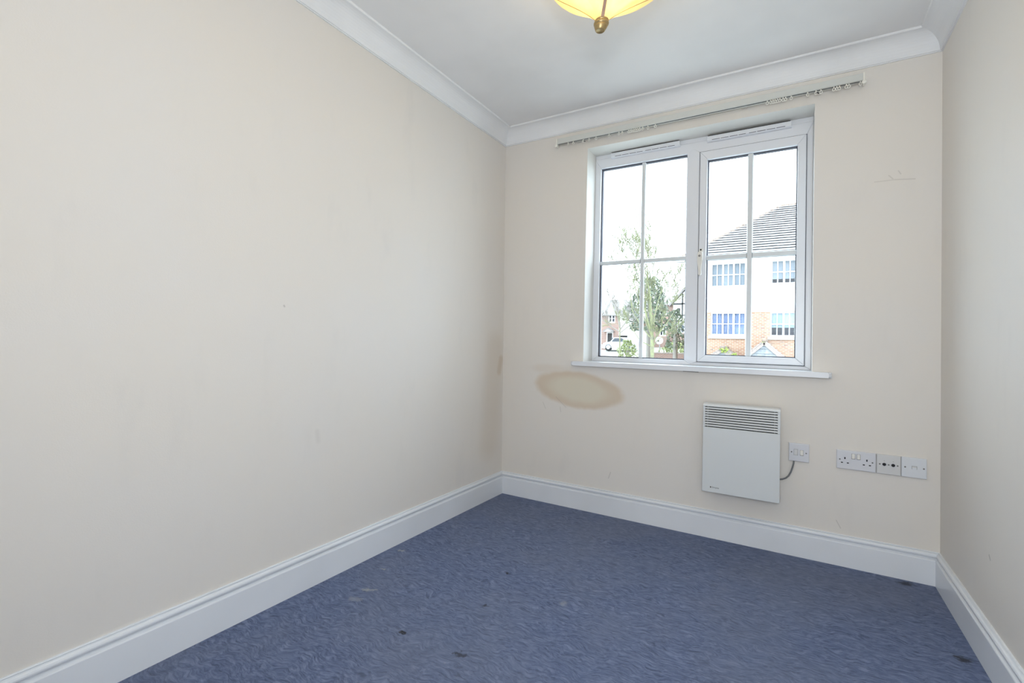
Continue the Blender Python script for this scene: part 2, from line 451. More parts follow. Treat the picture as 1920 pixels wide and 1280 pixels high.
struct(mesh('floor', [(-.2, YR - 1.6, 0), (W + .2, YR - 1.6, 0), (W + .2, .05, 0), (-.2, .05, 0), (-.2, YR - 1.6, -.1), (W + .2, YR - 1.6, -.1), (W + .2, .05, -.1), (-.2, .05, -.1)],
            [(0, 1, 2, 3), (7, 6, 5, 4), (0, 4, 5, 1), (1, 5, 6, 2), (2, 6, 7, 3), (3, 7, 4, 0)], M_CARPET))
struct(box('ceiling', -.2, W + .2, YR - 1.6, .3, H, H + .12, M_CEIL))
struct(mesh('wall_left', [(xl(0), YR - 1.6, 0), (xl(0), .02, 0), (xl(H), .02, H), (xl(H), YR - 1.6, H), (-.18, YR - 1.6, 0), (-.18, .02, 0), (-.18, .02, H), (-.18, YR - 1.6, H)],
            [(0, 1, 2, 3), (7, 6, 5, 4), (0, 4, 5, 1), (1, 5, 6, 2), (2, 6, 7, 3), (3, 7, 4, 0)], M_WALL_L))
struct(box('wall_right', W, W + .18, YR - 1.6, .02, 0, H, M_WALL))
struct(wall_holes('wall_back', -.2, W + .2, -.1, H + .1, 0, .29, [(WX0, WX1, WZ0 - .026, WZ1)], [M_WALL_B, M_REVEAL]))
struct(wall_holes('wall_front', -.02, W, 0, H, YR, YR - .10, [(1.36, 2.10, -.001, 2.0)], [M_WALL]))
struct(box('wall_hall', -.02, W, YR - 1.6, YR - 1.5, 0, H, M_WALL))

# skirting: torus moulding with quirk, groove and fillet; mitred at the corners
SK = [(0, .141), (.0055, .141), (.0072, .1388), (.0040, .1362), (.0100, .1345), (.0138, .1318), (.0158, .1275), (.0158, .1235),
      (.0138, .1192), (.0100, .1166), (.0050, .1146), (.0060, .1128), (.0165, .1078), (.018, .1050), (.018, 0.0), (0, 0.0)]
a_ = math.pi / 2
CV = [(0, 2.312), (.0060, 2.312), (.0060, 2.316)] + [(.0815 - .071 * math.cos(t * a_ / 10), 2.3165 + .080 * math.sin(t * a_ / 10)) for t in range(11)] + [(.0830, 2.3965), (.0870, 2.4005), (.0870, H), (0, H)]
def moulding(name, prof, fa, fb, m):
    n = len(prof)
    V = [fa(d, z) for d, z in prof] + [fb(d, z) for d, z in prof]
    F = [(i, (i + 1) % n, n + (i + 1) % n, n + i) for i in range(n)] + [tuple(range(n)), tuple(range(2 * n - 1, n - 1, -1))]
    return struct(mesh(name, V, F, m))
LB = lambda d, z: (xl(z) + d, -d, z)
RB = lambda d, z: (W - d, -d, z)
LF = lambda d, z: (xl(z) + d, YR + d, z)
RF = lambda d, z: (W - d, YR + d, z)
moulding('baseboard_left', SK, LF, LB, M_SKIRT)
moulding('baseboard_back', SK, LB, RB, M_SKIRT)
moulding('baseboard_right', SK, RB, RF, M_SKIRT)
moulding('baseboard_front', SK, LF, lambda d, z: (1.29, YR + d, z), M_SKIRT)
moulding('trim_1', CV, LF, LB, M_COVE)
moulding('trim_2', CV, LB, RB, M_COVE)
moulding('trim_3', CV, RB, RF, M_COVE)
moulding('trim_4', CV, RF, LF, M_COVE)
struct(boxes('trim_5', [(1.29, 1.36, YR, YR + .016, 0, 2.07), (2.10, 2.17, YR, YR + .016, 0, 2.07), (1.36, 2.10, YR, YR + .016, 2.0, 2.07)], M_SKIRT))

# ------------------------------------------------------------------ the window
win = bpy.data.objects.new('window_1', None); COL.objects.link(win); win.location = (1.16, .14, .889)
win['kind'] = 'structure'; win['label'] = 'white double casement window with glazing bars above the heater'
FY = .140           # face of the fixed frame
fr_prof = [(0, FY), (.86, FY), (.95, FY + .006), (1, FY + .016), (1, FY + .07), (0, FY + .07)]
# outer frame members, each a mitred piece of its own
X0, X1, Z0, Z1 = WX0, WX1, WZ0, WZ1
def member(name, quad, y0, y1, m, parent, bev=0.003):
    """flat moulding piece: quad of (x,z) corners, front y0, back y1"""
    return prism(name, quad, 'y', y0, y1, m, parent, bev)
GX0, GX1, GX2, GX3 = .6130, 1.1350, 1.2035, 1.7225
member('frame_jamb', [(X0, Z0), (GX0, .917), (GX0, 2.108), (X0, Z1 - .026)], FY, FY + .07, M_UPVC, win)
member('frame_jamb', [(X1, Z0), (X1, Z1 - .026), (GX3, 2.104), (GX3, .909)], FY, FY + .07, M_UPVC, win)
member('frame_head', [(X0, Z1 - .026), (GX0, 2.108), (GX1, 2.108), (1.168, 2.131), (GX2, 2.104), (GX3, 2.104), (X1, Z1 - .026)], FY, FY + .07, M_UPVC, win)
member('frame_cill', [(X0, Z0), (X1, Z0), (GX3, .909), (GX2, .909), (1.168, .893), (GX1, .917), (GX0, .917)], FY, FY + .07, M_UPVC, win)
box('head_packer', X0, X1, FY + .004, FY + .07, Z1 - .025, Z1, M_UPVC, win, .002)
member('mullion', [(GX1, .917), (1.1692, .8935), (GX2, .909), (GX2, 2.104), (1.1692, 2.1305), (GX1, 2.108)], FY - .003, FY + .07, M_UPVC, win, .004)
# glazing of the fixed light: bead, gasket, bars, panes
def bead(name, x0, x1, z0, z1, w, y0, parent):
    return ring_frame(name, x0, x1, z0, z1, w, w, w, w, [(0, y0), (.35, y0), (1, y0 + .010), (1, y0 + .016), (0, y0 + .016)], M_UPVC, parent)
def gasket(x0, x1, z0, z1, y0, parent):
    return ring_frame('gasket', x0 - .004, x1 + .004, z0 - .004, z1 + .004, .0075, .0075, .0075, .0075, [(0, y0), (1, y0), (1, y0 + .024), (0, y0 + .024)], M_GASKET, parent)
def bars_and_panes(x0, x1, z0, z1, xm, zm, y, hw, parent):
    """vertical and horizontal glazing bar with a bevelled section on the pane, then the four panes"""
    def bar(name, a, b, c, d, vert):
        if vert: pr = [(a, y + .009), (a + .004, y), (b - .004, y), (b, y + .009)]; return prism(name, pr, 'z', c, d, M_UPVC2, parent)
        pr = [(y + .009, c), (y, c + .004), (y, d - .004), (y + .009, d)]
        return prism(name, pr, 'x', a, b, M_UPVC2, parent)
    bar('glazing_bar', xm - hw, xm + hw, z0, z1, True)
    bar('glazing_bar', x0, xm - hw, zm - hw, zm + hw, False)
    bar('glazing_bar', xm + hw, x1, zm - hw, zm + hw, False)
    for (a, b) in ((x0, xm), (xm, x1)):
        for (c, d) in ((z0, zm), (zm, z1)):
            mesh('pane', [(a, y + .012, c), (b, y + .012, c), (b, y + .012, d), (a, y + .012, d)], [(0, 1, 2, 3)], M_GLASS, parent)
bars_and_panes(GX0 + .002, GX1 - .002, .919, 2.106, .8800, 1.5065, FY + .016, .0132, win)
gasket(GX0 + .002, GX1 - .002, .919, 2.106, FY + .020, win)
# opening sash
sash = bpy.data.objects.new('sash', None); COL.objects.link(sash); sash.parent = win
SYF = FY - .010
SG = (1.2455, 1.6815, .949, 2.053)
sx0, sx1, sz0, sz1 = GX2 + .003, GX3 - .002, .912, 2.101
member('stile', [(sx0, sz0), (SG[0], SG[2]), (SG[0], SG[3]), (sx0, sz1)], SYF, FY + .055, M_UPVC, sash)
member('stile', [(sx1, sz0), (sx1, sz1), (SG[1], SG[3]), (SG[1], SG[2])], SYF, FY + .055, M_UPVC, sash)
member('sash_rail', [(sx0, sz1), (SG[0], SG[3]), (SG[1], SG[3]), (sx1, sz1)], SYF, FY + .055, M_UPVC, sash)
member('sash_rail', [(sx0, sz0), (sx1, sz0), (SG[1], SG[2]), (SG[0], SG[2])], SYF, FY + .055, M_UPVC, sash)
ring_frame('weather_seal', GX2 + .0002, GX3 + .0008, .9095, 2.1035, .0032, .0032, .0032, .0032, [(0, FY - .004), (1, FY - .004), (1, FY + .02), (0, FY + .02)], M_SEAM, sash)
bars_and_panes(SG[0] + .001, SG[1] - .001, SG[2] + .001, SG[3] - .001, 1.4630, 1.4980, FY + .008, .0150, sash)
gasket(SG[0] + .001, SG[1] - .001, SG[2] + .001, SG[3] - .001, FY + .012, sash)
# handle on the sash stile
hd = bpy.data.objects.new('handle', None); COL.objects.link(hd); hd.parent = win
HX = 1.2195
box('handle_base', HX - .011, HX + .011, SYF - .012, SYF + .001, 1.480, 1.548, M_HANDLE, hd, .005, 3)
prism('lever', [(HX - .015, 1.512), (HX - .010, 1.527), (HX + .009, 1.529), (HX + .013, 1.515), (HX + .013, 1.492), (HX + .006, 1.476), (HX + .005, 1.430),
                (HX + .007, 1.405), (HX + .003, 1.393), (HX - .006, 1.392), (HX - .010, 1.402), (HX - .009, 1.440), (HX - .011, 1.474), (HX - .016, 1.492)],
      'y', SYF - .034, SYF - .012, M_HANDLE, hd, .004)
lathe('keyhole', [(0, 0), (.0062, 0), (.0062, .004), (0, .004)], M_SCREW, hd, (HX - .003, SYF - .036, 1.503), 16, False, 'y')
lathe('screw_hole', [(0, 0), (.0048, 0), (.0048, .003), (0, .003)], M_DARK, hd, (HX, SYF - .0140, 1.540), 16, False, 'y')
# trickle vents on the head
for (a, b, c, d) in ((.683, 1.0955, 2.1555, 2.1865), (1.2425, 1.6525, 2.1485, 2.1800)):
    v = bpy.data.objects.new('trickle_vent', None); COL.objects.link(v); v.parent = win
    prism('vent_hood', [(FY + .002, c), (.123, c), (.117, c + .006), (.117, d - .003), (.121, d), (FY + .002, d)], 'x', a, b, M_UPVC, v, .0015)
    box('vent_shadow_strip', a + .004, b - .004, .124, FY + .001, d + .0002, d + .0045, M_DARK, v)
    nseg = 8
    L = (b - a - .05) / nseg
    for i in range(nseg):
        box('slot', a + .025 + i * L + .002, a + .025 + (i + 1) * L - .003, .1165, .1195, c + .0055, c + .0080, M_SEAM, v)
    box('knob', (a + b) / 2 - .008, (a + b) / 2 + .008, .113, .1175, c + .002, c + .008, M_UPVC, v, .0015)
# window board with rounded nose and horns
def window_board():
    z0, z1 = .8632, .889
    r = .014; xa, xb, yf = .5085, 1.8300, -.042
    def corner(cx, cy, a0, a1): return [(cx + r * math.cos(a0 + (a1 - a0) * k / 5), cy + r * math.sin(a0 + (a1 - a0) * k / 5)) for k in range(6)]
    poly = [(X0, FY + .01), (X0, 0), (xa, 0)] + corner(xa + r, yf + r, math.pi, 1.5 * math.pi) + corner(xb - r, yf + r, 1.5 * math.pi, 2 * math.pi) + [(xb, 0), (X1, 0), (X1, FY + .01)]
    bm = bmesh.new()
    lo = [bm.verts.new((x, y, z0)) for x, y in poly]; hi = [bm.verts.new((x, y, z1)) for x, y in poly]
    bm.faces.new(lo); bm.faces.new(hi[::-1])
    n = len(poly)
    for i in range(n): bm.faces.new((lo[i], lo[(i + 1) % n], hi[(i + 1) % n], hi[i]))
    ed = [e for e in bm.edges if abs(e.verts[0].co.z - e.verts[1].co.z) < 1e-6 and max(v.co.y for v in e.verts) < .001 and min(v.co.y for v in e.verts) < -.001]
    bmesh.ops.bevel(bm, geom=ed, offset=.009, segments=5, profile=0.5, affect='EDGES')
    return from_bm('window_sill', bm, M_SKIRT, win)
window_board()
bpy.context.view_layer.update()
for c in win.children: c.matrix_parent_inverse = Matrix.Translation(-win.location)

# ------------------------------------------------------------------ curtain track
tr = thing('curtain_track', 'off-white plastic curtain rail with loose gliders mounted above the window', 'curtain track', (1.166, 0, 2.23))
TX0, TX1 = .394, 1.9395
prism('rail', [(-.062, 2.2315), (-.062, 2.2630), (-.058, 2.2650), (-.034, 2.2650), (-.034, 2.2315), (-.042, 2.2315), (-.042, 2.2380), (-.052, 2.2380), (-.052, 2.2315)], 'x', TX0, TX1, M_TRACK, tr)
box('rail_channel', TX0 + .004, TX1 - .004, -.0525, -.0415, 2.2325, 2.2385, M_DARK, tr)
for x in (.52, .98, 1.44, 1.86):
    box('bracket', x - .012, x + .012, -.035, .001, 2.238, 2.260, M_TRACK, tr, .002)
for x in (TX0 - .003, TX1 - .004):
    cp = box('end_cap', x, x + .007, -.066, -.030, 2.216, 2.2655, M_GLIDER, tr, .002)
    lathe('pulley', [(0, 0), (.0085, 0), (.0095, .002), (.0095, .007), (.0085, .009), (0, .009)], M_GLIDER, tr, (x + .0035, -.071, 2.2195), 20, True, 'y')
# draw cord, sagging in the empty stretch
pts = []
for i in range(41):
    t = i / 40; x = TX0 + .01 + (TX1 - TX0 - .02) * t
    pts.append((x, -.050, 2.2245 - .006 * math.exp(-((x - 1.28) / .22) ** 2)))
tube('draw_cord', pts, .0014, M_CORD, tr, 6)
GL = [.468, .502, .567, .605, .648, .729, .789, .808, .845, .855, .865, .877, .887, .897, .909, .927, .956, .997,
      1.549, 1.564, 1.574, 1.583, 1.594, 1.604, 1.617, 1.628, 1.652, 1.72, 1.754, 1.774, 1.825, 1.836, 1.846, 1.873, 1.883, 1.926]
def glider_mesh():
    ring = [(.0058 * math.cos(2 * math.pi * k / 12), 0, -.0125 + .0062 * math.sin(2 * math.pi * k / 12)) for k in range(12)]
    o = tube('glider', ring, .0019, M_GLIDER, None, 6, True)
    bm = bmesh.new(); bm.from_mesh(o.data)
    v, f = bx(-.0024, .0024, -.0018, .0018, -.0075, .004)
    vs = [bm.verts.new(p) for p in v]
    for q in f: bm.faces.new([vs[i] for i in q])
    bm.to_mesh(o.data); bm.free()
    return o
g0 = glider_mesh()
for i, x in enumerate(GL):
    g = g0 if i == 0 else g0.copy()
    if i: COL.objects.link(g)
    g.parent = tr; g.location = (x, -.0515, 2.2320); g.rotation_euler = (0, 0, (i * 37 % 50 - 25) / 40)
for x in (.571, 1.757):
    h = tube('hook', [(x + .001, -.052, 2.222), (x + .006, -.053, 2.216), (x + .010, -.053, 2.2165)], .0022, M_DARK, tr, 6)
settle(tr)

# ------------------------------------------------------------------ convector heater
ht = thing('panel_heater', 'white wall-mounted convector heater with louvred top under the window', 'heater', (1.4515, -.05, .26))
hx0, hx1, hz0, hz1, hyf, hyb = 1.2788, 1.6245, .2605, .7065, -.100, -.028
prism('casing', [(hyb, hz0 + .012), (hyb, hz1 - .01), (hyf + .012, hz1 - .01), (hyf + .012, hz0 + .004)], 'x', hx0 + .0015, hx1 - .0015, M_HEATER, ht)
box('front_panel', hx0, hx1, hyf, hyf + .014, hz0, .5880, M_HEATER, ht, .0022)
prism('top_cap', [(hyb, hz1 - .012), (hyb, hz1), (hyf + .010, hz1), (hyf + .002, hz1 - .003), (hyf, hz1 - .008), (hyf, hz1 - .014), (hyf + .006, hz1 - .014)], 'x', hx0, hx1, M_HEATER2, ht, .001)
box('grille_side', hx0, hx0 + .0095, hyf + .001, hyf + .03, .5885, hz1 - .012, M_HEATER, ht, .001)
box('grille_side', hx1 - .0115, hx1, hyf + .001, hyf + .03, .5885, hz1 - .012, M_HEATER, ht, .001)
box('grille_back', hx0 + .009, hx1 - .011, hyf + .0110, hyf + .0125, .588, hz1 - .012, M_DARK, ht)
nl = 9
for i in range(nl):
    z = .5925 + i * (.6925 - .5925) / (nl - 1)
    prism('louvre', [(hyf + .0015, z + .0005), (hyf + .0005, z + .0022), (hyf + .0008, z + .0066), (hyf + .0100, z + .0088), (hyf + .0100, z + .0070)], 'x', hx0 + .0095, hx1 - .0115, M_HEATER2, ht)
for x in (hx0 + .022, hx1 - .024):
    box('louvre_tie', x - .0008, x + .0008, hyf + .0035, hyf + .008, .589, .693, M_HEATER, ht)
box('wall_bracket', hx0 + .05, hx0 + .075, hyb - .001, .001, .30, .66, M_SCREW, ht)
box('wall_bracket', hx1 - .075, hx1 - .05, hyb - .001, .001, .30, .66, M_SCREW, ht)
box('base_grille', hx0 + .012, hx1 - .012, hyf + .018, hyb - .004, hz0 + .006, hz0 + .012, M_DARK, ht)
def lettering(name, txt, size, loc, m, parent):
    cu = bpy.data.curves.new(name, 'FONT'); cu.body = txt; cu.size = size; cu.extrude = .0002
    ob = bpy.data.objects.new(name, cu); COL.objects.link(ob)
    bpy.context.view_layer.update()
    me = bpy.data.meshes.new_from_object(ob.evaluated_get(bpy.context.evaluated_depsgraph_get()))
    bpy.data.objects.remove(ob); bpy.data.curves.remove(cu)
    me.transform(Matrix.Translation(loc) @ Matrix.Rotation(math.pi / 2, 4, 'X') @ Matrix.Shear('XY', 4, (0.12, 0)))
    me.materials.clear(); me.materials.append(m)
    return link(name, me, parent)
lettering('brand_lettering', 'Dimplex', .0100, (hx0 + .0465, hyf - .0002, .2835), M_PRINT, ht)
prism('brand_emblem', [(hx0 + .0385, .2830), (hx0 + .0425, .2830), (hx0 + .0440, .2865), (hx0 + .0425, .2905), (hx0 + .0385, .2905)], 'y', hyf - .0005, hyf + .0005, M_PRINT, ht)
tube('power_cable', [(1.6815, -.006, .4545), (1.6800, -.009, .440), (1.6755, -.010, .420), (1.6690, -.011, .398), (1.6600, -.013, .379), (1.6480, -.016, .3665), (1.6340, -.022, .3605), (1.6200, -.032, .3590), (1.600, -.040, .3590)],
     .0038, M_CABLE, ht, 10)
settle(ht)

# ------------------------------------------------------------------ wall plates
PT = .0115
def disc(name, x, z, r, y, m, parent, t=.001, seg=18):
    return lathe(name, [(0, 0), (r, 0), (r, t), (0, t)], m, parent, (x, y - t + .0002, z), seg, False, 'y')
def plate(name, label, cat, x0, x1, z0, z1, m):
    r = thing(name, label, cat, ((x0 + x1) / 2, 0, z0))
    bm = bmesh.new()
    v, f = bx(x0, x1, -PT, .0005, z0, z1)
    vs = [bm.verts.new(p) for p in v]
    for q in f: bm.faces.new([vs[i] for i in q])
    ed = [e for e in bm.edges if all(abs(q.co.y + PT) < 1e-6 for q in e.verts)]
    bmesh.ops.bevel(bm, geom=ed, offset=.0032, segments=3, profile=0.5, affect='EDGES')
    from_bm('face_plate', bm, m, r)
    box('plate_shade_strip', x0 + .001, x1 - .001, -.003, .0008, z0 - .0012, z0 + .004, M_SEAM, r)  # dark strip imitating the shade along the plate's lower edge
    return r
def screw(x, z, parent):
    s = disc('screw', x, z, .0033, -PT, M_SCREW, parent, .0006)
    box('screw_slot', x - .0025, x + .0025, -PT - .0008, -PT - .0003, z - .0004, z + .0004, M_DARK, s)
# fused spur
fs = plate('fused_spur', 'square white fused spur switch plate with grey cable beside the heater', 'switch', 1.6590, 1.7440, .4530, .5400, M_PLATE)
screw(1.671, .4965, fs); screw(1.7315, .4965, fs)
ring_frame('fuse_holder_rim', 1.6805, 1.6975, .4825, .5115, .0009, .0009, .0009, .0009, [(0, -PT - .0006), (1, -PT - .0006), (1, -PT + .001), (0, -PT + .001)], M_SCREW, fs)
box('fuse_holder', 1.6815, 1.6965, -PT - .0012, -PT + .001, .4835, .5105, M_PLATE3, fs, .0008)
box('rocker_switch', 1.7065, 1.7195, -PT - .0045, -PT + .001, .4845, .5085, M_ROCKER, fs, .0018)
box('rocker_recess', 1.7058, 1.7202, -PT - .0004, -PT + .001, .4828, .5090, M_SEAM, fs)
settle(fs)
# double socket
dx0, dz1 = 1.8520, .5327
ds = plate('double_socket', 'white double mains socket with two ivory rocker switches', 'socket', dx0, dx0 + .147, .4467, dz1, M_PLATE)
screw(dx0 + .0125, dz1 - .043, ds); screw(dx0 + .1345, dz1 - .043, ds)
for ox in (.0640, .0830):
    box('rocker_recess', dx0 + ox - .0072, dx0 + ox + .0072, -PT - .0004, -PT + .001, dz1 - .0365, dz1 - .0125, M_SEAM, ds)
    box('rocker_switch', dx0 + ox - .0064, dx0 + ox + .0064, -PT - .0045, -PT + .001, dz1 - .0350, dz1 - .0130, M_ROCKER, ds, .0018)
for ox in (.0320, .1140):
    box('pin_hole', dx0 + ox - .0026, dx0 + ox + .0026, -PT - .0003, -PT + .001, dz1 - .0405, dz1 - .0315, M_DARK, ds)
    for o2 in (-.0112, .0112):
        box('pin_hole', dx0 + ox + o2 - .0038, dx0 + ox + o2 + .0038, -PT - .0003, -PT + .001, dz1 - .0592, dz1 - .0545, M_DARK, ds)
settle(ds)
# aerial outlet
ax0 = 2.0012
ao = plate('aerial_outlet', 'light grey aerial plate with two black round coaxial holes', 'socket', ax0, ax0 + .0855, .4462, .5322, M_PLATE3)
for ox in (.0115, .0430, .0745): screw(ax0 + ox, .4895, ao)
for ox in (.0275, .0590):
    rg = lathe('coax_socket', [(.0068, 0), (.0092, 0), (.0088, -.0016), (.0072, -.0016), (.0068, 0)], M_PLATE, ao, (ax0 + ox, -PT, .4895), 24, True, 'y')
    disc('socket_hole', ax0 + ox, .4895, .0071, -PT, M_DARK, rg, .0006, 24)
    box('socket_symbol', ax0 + ox - .0016, ax0 + ox + .0016, -PT - .0002, -PT + .001, .5045, .5060, M_SCREW, ao)
settle(ao)
# telephone outlet
px0 = 2.0890
po = plate('telephone_outlet', 'white telephone point plate with one small square port nearest the corner', 'socket', px0, px0 + .0865, .4460, .5325, M_PLATE2)
screw(px0 + .0125, .4900, po); screw(px0 + .0760, .4900, po)
ring_frame('port_rim', px0 + .0350, px0 + .0530, .4835, .4975, .0011, .0011, .0011, .0011, [(0, -PT - .0006), (1, -PT - .0006), (1, -PT + .001), (0, -PT + .001)], M_SCREW, po)
box('port_shutter', px0 + .0362, px0 + .0518, -PT - .0010, -PT + .001, .4835, .4905, M_PLATE2, po, .0006)
box('port_recess', px0 + .0362, px0 + .0518, -PT - .0003, -PT + .001, .4905, .4965, M_PLATE3, po)
settle(po)

# ------------------------------------------------------------------ ceiling lamp
LX, LY, LZ = 1.104, -1.215, 2.052
lp = thing('ceiling_lamp', 'amber glass bowl uplighter with brass finial hanging from the ceiling', 'lamp', (LX, LY, LZ))
LO = (LX, LY, LZ)
lathe('finial', [(0, .0015), (.0130, .0015), (.0142, 0), (.0155, .001), (.0185, .007), (.0212, .013), (.0222, .0165), (.0205, .0175), (.0225, .0185), (.0248, .0215), (.0255, .0255), (.0240, .0285), (.0215, .0290), (.0232, .0305), (.0240, .0335), (.0225, .0365), (.0150, .040), (0, .040)], M_BRASS, lp, LO, 48)
bowl = [(.014, .034), (.03, .0508), (.05, .0692), (.08, .0941), (.11, .1169), (.145, .1425), (.18, .1677), (.21, .1905), (.235, .213), (.25, .231), (.258, .2454)]
prof = bowl + [(.2555, .2470)] + [(r - .004, z + .003) for r, z in bowl[::-1]]
ca = math.atan2(-2.72 - LY, 1.68 - LX) + .10
lathe('shade', prof, M_SHADE, lp, LO, 120, True, 'z', 6, 0.055, ca)
for k in range(2):
    a = ca + k * math.pi
    V, F = [], []
    side = Vector((-math.sin(a), math.cos(a), 0)); rad = Vector((math.cos(a), math.sin(a), 0))
    pr = [(r * .969 + .003, z - .002) for r, z in bowl]
    for r, z in pr:
        c = Vector(LO) + rad * r + Vector((0, 0, z))
        for s, dn in ((-.0055, 0), (.0055, 0), (.0055, -.0026), (-.0055, -.0026)):
            V.append(c + side * s + Vector((0, 0, dn)) + rad * (-dn * .4))
    n = len(pr)
    for i in range(n - 1):
        for q in range(4):
            F.append((i * 4 + q, i * 4 + (q + 1) % 4, (i + 1) * 4 + (q + 1) % 4, (i + 1) * 4 + q))
    F += [(0, 1, 2, 3), tuple(range(4 * n - 1, 4 * n - 5, -1))]
    mesh('strap', V, F, M_STRAP, lp)
for k in (2, 4):
    a = ca + k * math.pi / 3
    tube('seam', [(LX + (r * .967 + .001) * math.cos(a), LY + (r * .967 + .001) * math.sin(a), LZ + z - .001) for r, z in bowl], .0011, M_SEAM_AMBER, lp, 6)
lathe('stem', [(.0055, .036), (.0055, .353 - .02)], M_BRASS, lp, LO, 12)
lathe('ceiling_rose', [(0, .320), (.020, .322), (.048, .335), (.055, .345), (.055, H - LZ), (0, H - LZ)], M_BRASS, lp, LO, 40)
for k in range(2):
    a = ca + math.pi / 2 + k * math.pi
    hx, hy = LX + .045 * math.cos(a), LY + .045 * math.sin(a)
    tube('lamp_holder', [(LX, LY, LZ + .13), (LX + .03 * math.cos(a), LY + .03 * math.sin(a), LZ + .125), (hx, hy, LZ + .135), (hx, hy, LZ + .155)], .009, M_BRASS, lp, 10)
    lathe('bulb', [(0, 0), (.010, .002), (.012, .02), (.020, .04), (.021, .052), (.014, .067), (0, .073)], M_BULB, lp, (hx, hy, LZ + .153), 20)
# the lamp hangs a little crooked
for c in lp.children:
    for v in c.data.vertices:
        h = (H - LZ - .03) if c.name.startswith('ceiling_rose') else v.co.z - LZ
        v.co.x += .14 * h * .859; v.co.y += .14 * h * .512
settle(lp)
bl = bpy.data.lights.new('bulb_light', 'POINT'); bl.energy = 3.6; bl.color = (1.0, 0.82, 0.56); bl.shadow_soft_size = .03
bo = bpy.data.objects.new('bulb_light', bl); COL.objects.link(bo); bo.location = (LX + .012, LY - .01, LZ + .22)
bo2 = bo.copy(); bo2.data = bl.copy(); COL.objects.link(bo2); bo2.location = (LX, LY, LZ + .14); bo2.data.energy = 0.9


# ================================================================== outside
def brick_material(name, c1, c2, c3, mortar, sx=1.0):
    m = mat(name, c1, 0.85, spec=0.2)
    nt = NT(m.node_tree); b = nt.n['Principled BSDF']
    pos = nt.new('ShaderNodeNewGeometry').outputs['Position']
    sep = nt.new('ShaderNodeSeparateXYZ'); nt.set(sep, 0, pos)
    cmb = nt.new('ShaderNodeCombineXYZ')
    nt.set(cmb, 0, nt.math('ADD', sep.outputs[0], sep.outputs[1])); nt.set(cmb, 1, sep.outputs[2])
    br = nt.new('ShaderNodeTexBrick'); nt.set(br, 'Vector', cmb.outputs[0])
    br.inputs['Scale'].default_value = 1.0; br.inputs['Brick Width'].default_value = .225; br.inputs['Row Height'].default_value = .075
    br.inputs['Mortar Size'].default_value = .010; br.inputs['Bias'].default_value = -0.1
    br.inputs['Color1'].default_value = (0, 0, 0, 1); br.inputs['Color2'].default_value = (1, 1, 1, 1); br.inputs['Mortar'].default_value = (.5, .5, .5, 1)
    var = nt.noise(nt.mapping(cmb.outputs[0], scale=(4.4, 13.3, 1)), 1.0, 1)
    mixv = nt.math('ADD', nt.math('MULTIPLY', br.outputs['Color'], 0.65), nt.math('MULTIPLY', var, 0.45))
    col = nt.ramp(mixv, [(0.18, c1), (0.45, c2), (0.72, tuple((a + d) / 2 for a, d in zip(c1, c2))), (0.92, c3)])
    col = nt.mix(br.outputs['Fac'], col, mortar)
    nt.l.new(col, b.inputs['Base Color'])
    return m
M_BRICK = brick_material('orange_stock_brick', (.31, .15, .09), (.39, .235, .15), (.11, .09, .10), (.50, .42, .34))
M_BRICK2 = brick_material('dull_red_brick', (.25, .13, .10), (.30, .18, .14), (.17, .12, .11), (.33, .29, .26))
M_RENDER = textured_white('white_house_render', (.78, .78, .76), 0.8, 60, 0.1, 0.2)
M_FASCIA = mat('white_fascia', (.80, .80, .80), 0.5)
M_STONE = mat('pale_stone_sill', (.46, .46, .41), 0.8)
def tile_mat(name, c1, c2, scale=5):
    m = mat(name, c1, 0.85, spec=0.2)
    nt = NT(m.node_tree); b = nt.n['Principled BSDF']
    pos = nt.new('ShaderNodeNewGeometry').outputs['Position']
    nt.l.new(nt.mix(nt.maprange(nt.noise(pos, scale, 4, 0.65), 0.35, 0.7), c1, c2), b.inputs['Base Color'])
    return m
M_TILE = tile_mat('weathered_grey_roof_tile', (.40, .39, .39), (.33, .32, .32))
M_TILE2 = tile_mat('brown_roof_tile', (.26, .24, .225), (.19, .175, .165))
M_TILE3 = tile_mat('pinkish_mossy_verge_tile', (.36, .29, .26), (.25, .225, .20), 9)
M_RIDGE = tile_mat('terracotta_hip_tile', (.30, .23, .18), (.20, .16, .14))
M_LEAD = tile_mat('grey_weathered_board', (.22, .235, .25), (.31, .32, .33), 8)
M_MOSS = tile_mat('bright_green_moss', (.20, .27, .05), (.32, .34, .12), 14)
M_BARK = tile_mat('lichen_green_bark', (.36, .36, .22), (.25, .24, .19), 7)
M_BRANCH = tile_mat('dull_green_branch', (.24, .25, .13), (.17, .16, .12), 7)
M_TWIG = mat('grey_brown_twig', (.24, .22, .19), 0.9)
M_YEW = tile_mat('dark_evergreen_leaf', (.11, .14, .10), (.20, .22, .16), 10)
M_HEDGE = tile_mat('yellow_green_leaf', (.30, .34, .15), (.22, .24, .13), 10)
M_TIMBER = mat('black_timber', (.035, .032, .03), 0.8)
M_ROOM = mat('dim_room_behind_window', (.16, .17, .21), 0.9)
M_CURT = mat('blue_grey_curtain', (.40, .47, .66), 0.9)
M_BLIND = mat('pale_blue_blind', (.33, .42, .50), 0.9)
M_BLIND2 = mat('white_blind', (.25, .28, .32), 0.9)
M_CAR = mat('pale_silver_car_paint', (.55, .58, .62), 0.25, 0.2)
M_TYRE = mat('black_tyre', (.02, .02, .02), 0.8)
M_CARGLASS = mat('dark_car_glass', (.03, .04, .05), 0.08)
M_GROUND = tile_mat('pale_bounce_ground', (.42, .42, .38), (.36, .36, .33), 3)  # unseen ground coloured pale to bounce daylight up to the ceiling
M_ROAD = tile_mat('grey_asphalt', (.14, .14, .14), (.18, .18, .18), 6)

